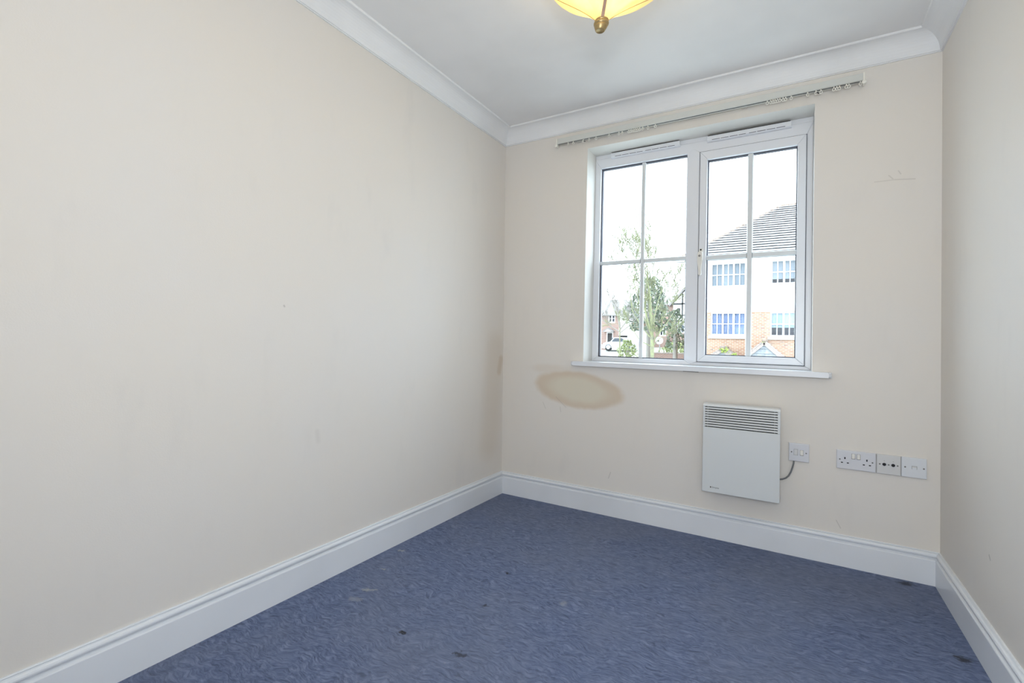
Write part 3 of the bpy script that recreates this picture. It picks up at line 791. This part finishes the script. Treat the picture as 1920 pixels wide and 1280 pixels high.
# sloping ground beyond the building
def ground_z(y): return -1.85 + max(0.0, min(1.0, (y - 12) / 36.0)) * 3.0
rows = [0.35, 6, 12, 18, 24, 30, 36, 42, 48, 70]
V, F = [], []
for i, y in enumerate(rows):
    for j, x in enumerate((-45, -20, 0, 20)): V.append((x, y, ground_z(y)))
for i in range(len(rows) - 1):
    for j in range(3): F.append((i * 4 + j, i * 4 + j + 1, i * 4 + j + 5, i * 4 + j + 4))
o = mesh('ground', V, F, M_GROUND); o['kind'] = 'structure'

def far_window(parent, x0, x1, z0, z1, y, cols, rows_, fw_=.055, groups=1, behind=None, depth=.06, bm_=None, cover=.36):
    """casement with white frame, glazing bars and single panes; sits in a hole of the wall at front y"""
    w = bpy.data.objects.new('window', None); COL.objects.link(w); w.parent = parent
    ring_frame('window_frame', x0, x1, z0, z1, fw_, fw_, fw_ * 1.4, fw_, [(0, y), (1, y), (1, y + depth), (0, y + depth)], M_FASCIA, w)
    ix0, ix1, iz0, iz1 = x0 + fw_, x1 - fw_, z0 + fw_ * 1.4, z1 - fw_
    gw = (ix1 - ix0) / groups
    for g in range(1, groups):
        box('window_mullion', ix0 + g * gw - fw_ * .7, ix0 + g * gw + fw_ * .7, y, y + depth, iz0, iz1, M_FASCIA, w)
    for g in range(groups):
        a = ix0 + g * gw + (fw_ * .7 if g else 0); b = ix0 + (g + 1) * gw - (fw_ * .7 if g < groups - 1 else 0)
        cw = (b - a) / cols; rh = (iz1 - iz0) / rows_
        for c in range(1, cols): box('window_bar', a + c * cw - .021, a + c * cw + .021, y + .01, y + .04, iz0, iz1, M_FASCIA, w)
        for r in range(1, rows_): box('window_bar', a, b, y + .012, y + .038, iz0 + r * rh - .021, iz0 + r * rh + .021, M_FASCIA, w)
        for c in range(cols):
            for r in range(rows_):
                p = [(a + c * cw, iz0 + r * rh), (a + (c + 1) * cw, iz0 + r * rh), (a + (c + 1) * cw, iz0 + (r + 1) * rh), (a + c * cw, iz0 + (r + 1) * rh)]
                mesh('pane', [(q[0], y + .027, q[1]) for q in p], [(0, 1, 2, 3)], M_GLASS, w)
        if behind == 'curtain':
            n = 28; V = []
            for i in range(n + 1):
                x = a - .03 + (b - a + .06) * i / n; yy = y + .16 + .035 * math.sin(i * 1.9 + g)
                V += [(x, yy, iz0 - .02), (x, yy, iz1 + .02)]
            mesh('curtain', V, [(2 * i, 2 * i + 2, 2 * i + 3, 2 * i + 1) for i in range(n)], M_CURT, w)
        if behind == 'blind':
            box('blind', a - .02, b + .02, y + .12, y + .135, iz0 + (iz1 - iz0) * cover - .02, iz1 + .02, bm_ or M_BLIND, w)
    mesh('room_behind', [(x0, y + depth, z0), (x1, y + depth, z0), (x1, y + depth, z1), (x0, y + depth, z1), (x0, y + .8, z0), (x1, y + .8, z0), (x1, y + .8, z1), (x0, y + .8, z1)],
         [(4, 5, 6, 7), (0, 1, 5, 4), (3, 2, 6, 7), (0, 4, 7, 3), (1, 2, 6, 5)], M_ROOM, w)
    return w

# ---- the hipped house straight across
hs = thing('hipped_house', 'house with white rendered upper floor, orange brick lower floor and hipped tile roof', 'house', (1.3, 28, ground_z(24)))
YF = 24.0
HL, HR = -3.30, 6.0
gz = ground_z(24) - .3
lower = [(-2.102, -.46, 1.59, 2.785), (.625, 2.25, 1.57, 2.785)]
upper = [(-2.12, -.47, 4.08, 5.33), (.63, 2.25, 4.13, 5.33)]
wall_holes('brick_wall', HL, HR, gz, 2.80, YF, YF + .3, lower, [M_BRICK], hs)
wall_holes('rendered_wall', HL - .05, HR + .05, 2.80, 5.45, YF - .05, YF + .3, upper, [M_RENDER], hs)
box('side_wall', HL, HL + .3, YF + .3, YF + 8.6, gz, 2.80, M_BRICK, hs)
box('rendered_side_wall', HL - .05, HL + .3, YF + .3, YF + 8.6, 2.80, 5.45, M_RENDER, hs)
box('side_wall', HR - .3, HR, YF + .3, YF + 8.6, gz, 5.45, M_BRICK, hs)
box('back_wall', HL, HR, YF + 8.6, YF + 8.9, gz, 5.45, M_BRICK, hs)
far_window(hs, *lower[0], YF + .05, 2, 2, .06, 3, 'curtain')
far_window(hs, *lower[1], YF + .05, 2, 2, .06, 3, 'blind')
far_window(hs, *upper[0], YF - .02, 2, 2, .06, 3, 'blind', .06, M_BLIND2, 0.0)
far_window(hs, *upper[1], YF - .02, 2, 2, .06, 3, 'blind', .06, M_BLIND2, .20)
box('window_sill', -2.21, -.36, YF - .10, YF + .05, 1.44, 1.59, M_STONE, hs)
box('window_sill', .53, 2.35, YF - .10, YF + .05, 1.43, 1.57, M_STONE, hs)
box('window_sill', -2.23, -.36, YF - .14, YF, 4.00, 4.06, M_STONE, hs)
box('window_sill', .52, 2.35, YF - .14, YF, 3.97, 4.06, M_STONE, hs)
box('soffit', HL - .49, HR + .49, YF - .50, YF + 9.4, 5.42, 5.45, M_FASCIA, hs)
box('fascia_board', HL - .49, HR + .49, YF - .50, YF - .47, 5.36, 5.52, M_FASCIA, hs)
tube('gutter', [(HL - .49, YF - .55, 5.49), (HR + .49, YF - .55, 5.49)], .055, M_FASCIA, hs, 10)
# roof: tile courses on the front slope, slabs on the others
EX0, EX1, EY, EZ, RUN, RISE = HL - .49, HR + .49, YF - .50, 5.52, 4.75, 3.55
roof = bpy.data.objects.new('roof', None); COL.objects.link(roof); roof.parent = hs
sl = math.hypot(RUN, RISE); cy_, sz_ = RUN / sl, RISE / sl
NC = 21; g_ = sl / NC
rr = random.Random(4)
for i in range(NC):
    s0, s1 = i * g_, min(sl, (i + 1) * g_ + .06)
    def pt(x, s, lift): return (x, EY + s * cy_ - lift * sz_, EZ + s * sz_ + lift * cy_)
    a0, b0 = EX0 + s0 * cy_, EX1 - s0 * cy_; a1, b1 = EX0 + min(s1, sl) * cy_, EX1 - min(s1, sl) * cy_
    # every tile of the course is a slab of its own inside the course
    V, F = [], []
    tw = .30; x = EX0 - (i % 2) * .15
    while x < b0:
        l0, r0 = max(x, a0), min(x + tw - .008, b0); l1, r1 = max(x, a1), min(x + tw - .008, b1)
        if r0 - l0 > .02:
            if r1 - l1 < .005: l1 = r1 = min(max((l0 + r0) / 2, a1), b1)
            lf = .105 + rr.uniform(-.006, .006); n = len(V)
            V += [pt(l0, s0, lf), pt(r0, s0, lf), pt(r1, s1, .018), pt(l1, s1, .018), pt(l0, s0, lf - .022), pt(r0, s0, lf - .022), pt(r1, s1, -.005), pt(l1, s1, -.005)]
            F += [tuple(n + k for k in q) for q in ((0, 1, 2, 3), (7, 6, 5, 4), (0, 4, 5, 1), (1, 5, 6, 2), (2, 6, 7, 3), (3, 7, 4, 0))]
        x += tw
    if V: mesh('tile_course', V, F, M_TILE, roof)
RX0, RX1, RYM, RZ = EX0 + RUN, EX1 - RUN, EY + RUN, EZ + RISE
YB = EY + 2 * RUN
mesh('side_slope', [(EX0, EY, EZ - .04), (EX0, YB, EZ - .04), (RX0, RYM, RZ - .04), (EX0, EY, EZ), (EX0, YB, EZ), (RX0, RYM, RZ)], [(0, 1, 2), (3, 5, 4), (0, 3, 4, 1), (1, 4, 5, 2), (2, 5, 3, 0)], M_TILE, roof)
mesh('side_slope', [(EX1, EY, EZ - .04), (EX1, YB, EZ - .04), (RX1, RYM, RZ - .04), (EX1, EY, EZ), (EX1, YB, EZ), (RX1, RYM, RZ)], [(0, 2, 1), (3, 4, 5), (0, 1, 4, 3), (1, 2, 5, 4), (2, 0, 3, 5)], M_TILE, roof)
mesh('back_slope', [(EX0, YB, EZ), (EX1, YB, EZ), (RX1, RYM, RZ), (RX0, RYM, RZ)], [(0, 1, 2, 3)], M_TILE, roof)
mesh('underlay', [(EX0, EY, EZ - .03), (EX1, EY, EZ - .03), (RX1, RYM, RZ - .03), (RX0, RYM, RZ - .03)], [(0, 1, 2, 3)], M_TILE2, roof)
for k in range(18):
    t0, t1 = k / 18, (k + .94) / 18
    P = lambda t: Vector((EX0 + RUN * t, EY + RUN * t, EZ + RISE * t + .045))
    tube('hip_tile', [P(t0), P(t1)], [.095, .085], M_RIDGE, roof, 8)
for k in range(4):
    a = RX0 + (RX1 - RX0) * k / 4
    tube('ridge_tile', [(a, RYM, RZ + .03), (a + (RX1 - RX0) / 4 * .96, RYM, RZ + .03)], .10, M_RIDGE, roof, 8)
# ---- gabled porch roofs in front of it
def porch(label, ax, az, yb, half, slope, mossy, rz):
    p = bpy.data.objects.new('porch', None); COL.objects.link(p); p.parent = hs; p['label'] = label
    yfront, yback = yb, YF
    # weatherboarded gable
    zb = az - half * slope
    n = 6; bh = .225
    z = az - .10; k = 0
    zt = az - .02
    zz = zt - .25
    tops = [zt]
    while zz > zb - .02: tops.append(zz); zz -= bh
    for i in range(len(tops) - 1):
        t, b = tops[i], tops[i + 1]
        wt, wb = max(.0, (az - t) / slope), (az - b) / slope
        off = .05
        mesh('gable_board', [(ax - wb, yfront - off, b), (ax + wb, yfront - off, b), (ax + wt, yfront, t), (ax - wt, yfront, t),
                             (ax - wb, yfront + .03, b), (ax + wb, yfront + .03, b), (ax + wt, yfront + .03, t), (ax - wt, yfront + .03, t)],
             [(0, 1, 2, 3), (7, 6, 5, 4), (0, 4, 5, 1), (1, 5, 6, 2), (2, 6, 7, 3), (3, 7, 4, 0)], M_LEAD, p)
    box('porch_side', ax - half + .12, ax - half + .22, yfront + .1, yback, ground_z(yb) - .3, zb, M_BRICK, p)
    box('porch_side', ax + half - .22, ax + half - .12, yfront + .1, yback, ground_z(yb) - .3, zb, M_BRICK, p)
    box('porch_door', ax - half + .3, ax + half - .3, yfront + .25, yfront + .3, ground_z(yb) - .3, zb, M_TIMBER, p)
    for s in (-1, 1):
        rs = p
        L = math.hypot(half + .1, (half + .1) * slope); ux, uz = s * (half + .1) / L, -slope * (half + .1) / L
        nx, nz = s * slope / math.hypot(1, slope), 1 / math.hypot(1, slope)
        nn = 8
        for i in range(nn):
            a, b = L * i / nn, L * (i + 1) / nn + .03
            la, lb = .075, .105
            def q(t, y, l): return (ax + ux * t + nx * l, y, az + uz * t + nz * l)
            V = [q(a, yfront - .12, la - .03), q(b, yfront - .12, lb - .03), q(b, yback, lb - .03), q(a, yback, la - .03), q(a, yfront - .12, la), q(b, yfront - .12, lb), q(b, yback, lb), q(a, yback, la)]
            mesh('tile_course', V, [(0, 3, 2, 1), (4, 5, 6, 7), (0, 1, 5, 4), (1, 2, 6, 5), (2, 3, 7, 6), (3, 0, 4, 7)], M_TILE3, rs)
        V = [(ax + ux * t + nx * l, y, az + uz * t + nz * l) for t in (0, L) for y in (yfront - .10, yfront - .04) for l in (-.075, .112)]
        mesh('verge_board', V, BOXF, M_TILE3, rs)
    for k in range(3):
        y0 = yfront - .13 + (yback - yfront + .1) * k / 3
        tube('ridge_tile', [(ax, y0, az + .115), (ax, y0 + (yback - yfront) / 3 * .97, az + .115)], .10, M_RIDGE, p, 8)
    rnd = random.Random(7 + int(ax * 10))
    for (mx, mz, r, n) in mossy:
        bm = bmesh.new()
        for i in range(n):
            c = Vector((mx + rnd.gauss(0, r * .55), yfront - .16 + rnd.uniform(-.05, .15), mz + rnd.gauss(0, r * .35)))
            bmesh.ops.create_icosphere(bm, subdivisions=1, radius=r * rnd.uniform(.16, .34), matrix=Matrix.Translation(c) @ Matrix.Diagonal((1.2, 1, .8, 1)))
        from_bm('moss_clump', bm, M_MOSS, p, True)
    return p
porch('porch gable with grey weatherboards and pinkish verge tiles in front of brick wall', .457, 1.245, 22.3, 1.05, .92, [(.44, 1.27, .07, 14)], None)
porch('moss-grown porch roof in front of the brick wall below curtained window', -1.30, .86, 22.0, .62, .70, [(-1.18, .86, .16, 42), (-.80, .66, .12, 26)], None)

settle(hs)

# ---- trees
def branch_mesh(rng, start, direction, length, radius, depth, out, spread=.5, lift=.12, twigs=True):
    """collects tapered polylines"""
    pts, p, d = [start.copy()], start.copy(), direction.normalized()
    n = max(3, int(5 - depth * .6))
    rs = [radius]
    for i in range(n):
        d = (d + Vector((rng.gauss(0, .16), rng.gauss(0, .16), rng.gauss(0, .10) + lift))).normalized()
        p = p + d * (length / n)
        pts.append(p.copy()); rs.append(radius * (1 - .72 * (i + 1) / n))
        if depth > 0:
            for k in range(2 if depth < 4 else 1):
                if rng.random() < .74:
                    a = rng.uniform(0, 2 * math.pi)
                    s = d.cross(Vector((math.cos(a), math.sin(a), .3))).normalized()
                    nd = (d * (1 - spread * .5) + s * spread + Vector((0, 0, .1))).normalized()
                    branch_mesh(rng, p, nd, length * rng.uniform(.42, .62), rs[-1] * .62, depth - 1, out, spread, lift)
    out.append((pts, rs))
def lines_to_mesh(name, lines, m, parent, minr=.0072):
    V, F = [], []
    for pts, rs in lines:
        S = 5 if rs[0] > .02 else 3
        base = len(V); n = len(pts)
        for i, p in enumerate(pts):
            d = (pts[min(i + 1, n - 1)] - pts[max(i - 1, 0)]).normalized()
            ref = Vector((1, 0, 0)) if abs(d.x) < .8 else Vector((0, 1, 0))
            s = d.cross(ref).normalized(); t = s.cross(d)
            for k in range(S):
                a = 2 * math.pi * k / S
                V.append(p + (s * math.cos(a) + t * math.sin(a)) * max(minr, rs[i]))
        for i in range(n - 1):
            for k in range(S):
                F.append((base + i * S + k, base + i * S + (k + 1) % S, base + (i + 1) * S + (k + 1) % S, base + (i + 1) * S + k))
    me = bpy.data.meshes.new(name); me.from_pydata([tuple(v) for v in V], [], F)
    me.materials.append(m); me.polygons.foreach_set('use_smooth', [True] * len(me.polygons))
    return link(name, me, parent)
def bare_tree(label, x, y, ztrunk, limbs, trunk_r, seed, m_b, len_, spread=.5, depth=3):
    rng = random.Random(seed)
    zb = ground_z(y)
    t = thing('bare_tree', label, 'tree', (x, y, zb))
    tp = [Vector((x, y, zb - .1)), Vector((x + .02, y, (zb + ztrunk) / 2)), Vector((x, y, ztrunk))]
    lines_to_mesh('trunk', [(tp, [trunk_r * 1.25, trunk_r, trunk_r * .9])], M_BRANCH, t)
    for (dx, dy, dz, L, r, z0) in limbs:
        out = []
        branch_mesh(rng, Vector((x, y, z0)), Vector((dx, dy, dz)), L * len_, r, depth, out, spread)
        lines_to_mesh('branch', out, m_b, t)
    settle(t)
    return t
bare_tree('bare tree with lichen-green trunk and many fine upright branches', -2.57, 14.0, 1.35,
          [(.05, 0, 1, 2.6, .046, 1.30), (-.35, .1, 1, 2.4, .038, 1.25), (.4, -.1, 1, 2.2, .038, 1.28), (-.75, 0, .8, 1.8, .034, 1.2), (.6, .1, .9, 1.3, .034, 1.1),
           (-.15, .4, 1, 2.3, .037, 1.3), (.2, -.4, 1, 2.2, .036, 1.3), (-1, .2, .35, 1.6, .028, .95), (.8, -.2, .6, .8, .022, .95), (-.55, -.3, 1, 2.2, .036, 1.3)],
          .075, 11, M_BRANCH, 1.0, .58, 4)
bare_tree('small bare tree with a few grey forked twigs beside the brick house', -7.6, 26.0, 2.2,
          [(.1, 0, 1, 2.2, .06, 2.1), (-.5, 0, .9, 2.0, .05, 2.0), (.6, .1, .6, 2.2, .045, 1.9), (1, 0, .35, 2.4, .04, 1.7), (-.8, .1, .5, 1.7, .04, 1.8)],
          .05, 5, M_TWIG, 1.0, .55, 3)
def leafy(name, label, cat, x, y, z0, z1, rx, n, size, m, seed, trunk=True, conical=.5):
    rng = random.Random(seed)
    t = thing(name, label, cat, (x, y, ground_z(y)))
    V, F = [], []
    for i in range(n):
        h = rng.random(); a = rng.uniform(0, 2 * math.pi)
        rad = rx * (1 - conical * h) * math.sqrt(rng.uniform(.25, 1)) * (.55 + .45 * math.sin(math.pi * min(1, h * .9 + .15))) * (1 + .22 * math.sin(3 * a + h * 9))
        c = Vector((x + rad * math.cos(a), y + rad * math.sin(a), z0 + (z1 - z0) * h))
        u = Vector((rng.gauss(0, 1), rng.gauss(0, 1), rng.gauss(0, 1) + .6)).normalized(); w = u.orthogonal().normalized()
        s = size * rng.uniform(.6, 1.4); k = len(V)
        V += [c - u * s, c + w * s * .35, c + u * s, c - w * s * .35]; F.append((k, k + 1, k + 2, k + 3))
    me = bpy.data.meshes.new('foliage'); me.from_pydata([tuple(v) for v in V], [], F); me.materials.append(m)
    fo = link('foliage', me, t); fo['kind'] = 'stuff'
    if trunk:
        lines_to_mesh('trunk', [([Vector((x, y, ground_z(y) - .1)), Vector((x, y, (z0 + z1) / 2)), Vector((x, y, z1 - .3))], [.16, .12, .03])], M_TWIG, t)
    settle(t)
    return t
leafy('evergreen_tree', 'dark evergreen tree with spiky branches behind the bare tree', 'tree', -6.9, 30, 2.0, 5.6, 1.75, 1300, .17, M_YEW, 3)
leafy('evergreen_tree', 'low rounded evergreen growing between the bare tree and timbered house', 'tree', -4.6, 27.5, .9, 3.2, .8, 420, .13, M_YEW, 8, True, .6)
leafy('garden_hedge', 'yellow-green hedge behind the low brick garden wall', 'hedge', -6.3, 35.8, .2, 1.25, 1.2, 800, .11, M_HEDGE, 9, True, .3)
leafy('garden_shrub', 'small light green shrub beside the parked car', 'shrub', -8.6, 31, .1, 1.35, .9, 600, .10, M_HEDGE, 21, True, .5)

# ---- brick house with a small porch canopy, far left
ha = thing('brick_house', 'red brick house with pedimented door canopy and white gable wing', 'house', (-15.5, 48, ground_z(46)))
YA = 46.0; ga = ground_z(46) - .4
wa = [(-15.31, -14.57, 3.27, 4.18), (-16.9, -16.1, 3.27, 4.18), (-15.39, -14.84, .92, 2.20), (-16.95, -16.05, 1.3, 2.3)]
wall_holes('brick_wall', -19, -14.15, ga, 4.3, YA, YA + .3, wa, [M_BRICK2], ha)
box('side_wall', -14.45, -14.15, YA + .3, YA + 7, ga, 4.3, M_BRICK2, ha)
box('back_wall', -19, -14.15, YA + 7, YA + 7.3, ga, 4.3, M_BRICK2, ha)
far_window(ha, *wa[0], YA + .02, 1, 2, .09, 2)
far_window(ha, *wa[1], YA + .02, 1, 2, .09, 2)
far_window(ha, *wa[3], YA + .02, 1, 2, .09, 2)
dr = box('front_door', wa[2][0], wa[2][1], YA + .06, YA + .12, wa[2][2], wa[2][3], M_TIMBER, ha)
ring_frame('door_frame', wa[2][0] - .08, wa[2][1] + .08, wa[2][2] - .06, wa[2][3] + .08, .09, .09, .06, .09, [(0, YA - .03), (1, YA - .03), (1, YA + .07), (0, YA + .07)], M_FASCIA, ha)
prism('door_canopy', [(-15.69, 2.30), (-14.60, 2.30), (-14.60, 2.40), (-15.15, 2.74), (-15.69, 2.40)], 'y', YA - .6, YA, M_TILE2, ha)
prism('canopy_pediment', [(-15.50, 2.33), (-14.80, 2.33), (-15.15, 2.58)], 'y', YA - .63, YA - .60, M_FASCIA, ha)
mesh('roof', [(-19.3, YA - .35, 4.12), (-13.9, YA - .35, 4.12), (-13.9, YA + 3.6, 6.05), (-19.3, YA + 3.6, 6.05), (-19.3, YA + 7.6, 4.12), (-13.9, YA + 7.6, 4.12),
              (-19.3, YA - .35, 4.0), (-13.9, YA - .35, 4.0), (-13.9, YA + 7.6, 4.0), (-19.3, YA + 7.6, 4.0)],
     [(0, 1, 2, 3), (3, 2, 5, 4), (0, 6, 7, 1), (6, 9, 8, 7), (1, 7, 8, 5, 2), (0, 3, 4, 9, 6), (4, 5, 8, 9)], M_TILE2, ha)
# white rendered wing with a roof falling to the right
prism('white_wing', [(-14.15, 1.95), (-12.80, 1.95), (-12.80, 3.32), (-14.15, 4.02)], 'y', YA - .02, YA + 5, M_RENDER, ha)
box('garage_opening', -14.15, -12.80, YA + .3, YA + .5, ga, 1.95, M_TIMBER, ha)
box('wing_wall', -12.80, -11.9, YA - .02, YA + 5, ga, 3.30, M_BRICK, ha)
prism('wing_roof', [(-14.4, 4.20), (-11.9, 3.30), (-11.9, 3.42), (-14.4, 4.95)], 'y', YA - .3, YA + 5.3, M_TILE2, ha)
prism('barge_board', [(-14.3, 4.02), (-12.2, 3.28), (-12.2, 3.36), (-14.3, 4.14)], 'y', YA - .36, YA - .30, M_FASCIA, ha)
settle(ha)

# ---- half-timbered house
hb = thing('timbered_house', 'house with black and white timbered gable, bay window and brick side', 'house', (-8, 46, ground_z(44)))
YT = 44.0; gt = ground_z(44) - .4
wb_ = [(-9.53, -8.81, 3.97, 4.83), (-9.49, -8.88, 1.91, 3.03)]
wall_holes('brick_wall', -10.6, -8.22, gt, 4.95, YT, YT + .3, wb_, [M_BRICK2], hb)
far_window(hb, *wb_[0], YT + .02, 1, 2, .08, 2)
far_window(hb, *wb_[1], YT + .02, 1, 1, .08, 2)
wg = [(-7.94, -7.50, 3.97, 4.62)]
wall_holes('gable_wall', -8.22, -5.6, 3.0, 4.96, YT - .25, YT, wg, [M_RENDER], hb)
far_window(hb, *wg[0], YT - .23, 1, 1, .07, 1)
prism('gable_peak', [(-8.22, 4.96), (-5.6, 4.96), (-6.91, 6.45)], 'y', YT - .25, YT, M_RENDER, hb)
for (x0, x1, z0, z1) in ((-8.22, -5.6, 4.90, 5.02), (-7.44, -7.32, 3.0, 5.9), (-6.5, -6.38, 3.0, 5.9), (-8.22, -5.6, 3.84, 3.92), (-8.22, -5.6, 3.0, 3.10)):
    box('timber', x0, x1, YT - .285, YT - .24, z0, z1, M_TIMBER, hb)
box('lower_wall', -8.22, -5.6, YT - .2, YT + .1, gt, 3.0, M_BRICK2, hb)
bay = box('bay_window', -8.01, -6.2, YT - .75, YT - .2, 2.2, 3.02, M_FASCIA, hb)
for k in range(6):
    x = -7.96 + k * .30
    box('pane', x, x + .24, YT - .765, YT - .745, 2.32, 2.92, M_CARGLASS, bay)
box('bay_base', -8.01, -6.2, YT - .72, YT - .2, gt, 2.2, M_BRICK2, hb)
prism('gable_roof', [(-8.55, 4.70), (-6.91, 6.58), (-5.27, 4.70), (-5.27, 4.90), (-6.91, 6.80), (-8.55, 4.90)], 'y', YT - .5, YT + 6, M_TILE2, hb)
mesh('roof', [(-11, YT - .35, 4.86), (-7.4, YT - .35, 4.86), (-7.4, YT + 3.4, 6.1), (-11, YT + 3.4, 6.1), (-11, YT + 7, 4.86), (-7.4, YT + 7, 4.86)], [(0, 1, 2, 3), (3, 2, 5, 4), (0, 3, 4), (1, 5, 2), (0, 4, 5, 1)], M_TILE2, hb)
box('back_wall', -10.6, -5.6, YT + 6.5, YT + 6.8, gt, 4.8, M_BRICK2, hb)
settle(hb)
ga_ = thing('white_garage', 'low white garage with up-and-over door behind the bare tree', 'garage', (-10.7, 41.5, ground_z(40)))
box('garage_walls', -11.6, -9.9, 40.7, 42.8, ground_z(40) - .4, 2.20, M_RENDER, ga_)
box('garage_door', -11.35, -10.15, 40.66, 40.7, ground_z(40) - .1, 1.85, M_FASCIA, ga_, .01)
box('flat_roof', -11.7, -9.8, 40.55, 42.9, 2.20, 2.30, M_FASCIA, ga_)
settle(ga_)
# ---- satellite dish on a post
sd = thing('satellite_dish', 'white satellite dish on a short post behind the garden wall', 'satellite dish', (-7.55, 36.2, ground_z(36)))
lathe('dish', [(0, .10), (.12, .085), (.24, .04), (.30, 0), (.285, -.005), (.23, .03), (.11, .075), (0, .088)], M_FASCIA, sd, (-7.62, 36.1, 1.40), 28, True, 'y')
tube('feed_arm', [(-7.62, 36.15, 1.15), (-7.60, 35.78, 1.28)], .018, M_TIMBER, sd, 6)
lathe('feed_horn', [(0, 0), (.05, .0), (.06, .10), (0, .10)], M_TIMBER, sd, (-7.60, 35.70, 1.36), 14, True, 'y')
tube('post', [(-7.62, 36.25, ground_z(36) - .1), (-7.62, 36.25, 1.40)], .03, M_SCREW, sd, 8)
settle(sd)
# ---- garden walls
gw = thing('garden_wall', 'low red brick garden wall with coping in front of the hedge', 'wall', (-6.4, 34, ground_z(34)))
box('wall_body', -8.0, -4.4, 33.9, 34.12, ground_z(34) - .3, .42, M_BRICK2, gw)
for k in range(9): box('coping', -8.0 + k * .4, -8.0 + k * .4 + .385, 33.86, 34.16, .42, .50, M_TILE3, gw)
settle(gw)
gw2 = thing('garden_wall', 'low pale brick garden wall with white coping before the brick house', 'wall', (-13.5, 40, ground_z(40)))
box('wall_body', -15.2, -12.95, 39.9, 40.12, ground_z(40) - .3, .62, M_BRICK2, gw2)
for k in range(5): box('coping', -15.2 + k * .45, -15.2 + k * .45 + .435, 39.85, 40.17, .62, .72, M_FASCIA, gw2)
settle(gw2)
# ---- parked car
cz0 = ground_z(39)
ca_ = thing('parked_car', 'pale silver car parked in front of the brick house', 'car', (-11.9, 39.3, cz0))
def car():
    z = cz0; x0, y0 = -13.2, 38.5
    side = [(0, .28), (.05, .62), (.25, .74), (1.0, .82), (1.45, 1.22), (2.55, 1.25), (3.15, .86), (3.75, .78), (3.9, .55), (3.9, .28)]
    prism('body', [(x0 + a * .72, z + b) for a, b in side], 'y', y0, y0 + 1.6, M_CAR, ca_, .03)
    prism('side_window', [(x0 + a * .72, z + b) for a, b in [(1.15, .84), (1.52, 1.16), (2.48, 1.18), (2.98, .86)]], 'y', y0 - .012, y0 + .02, M_CARGLASS, ca_)
    prism('windscreen', [(y0 + .15, z + .85), (y0 + 1.45, z + .85), (y0 + 1.35, z + 1.2), (y0 + .25, z + 1.2)], 'x', x0 + .76, x0 + .80, M_CARGLASS, ca_)
    for a in (.75, 3.1):
        w = lathe('wheel', [(0, 0), (.16, 0), (.17, .02), (.29, .0), (.31, .05), (.31, .17), (.28, .2), (0, .2)], M_TYRE, ca_, (x0 + a * .72, y0 - .01, z + .31), 24, True, 'y')
        lathe('hubcap', [(0, 0), (.15, 0), (.16, .02), (0, .02)], M_CAR, w, (x0 + a * .72, y0 - .03, z + .31), 20, True, 'y')
    box('headlamp', x0 + .01, x0 + .06, y0 + .1, y0 + .4, z + .55, z + .68, M_FASCIA, ca_, .01)
car()
settle(ca_)
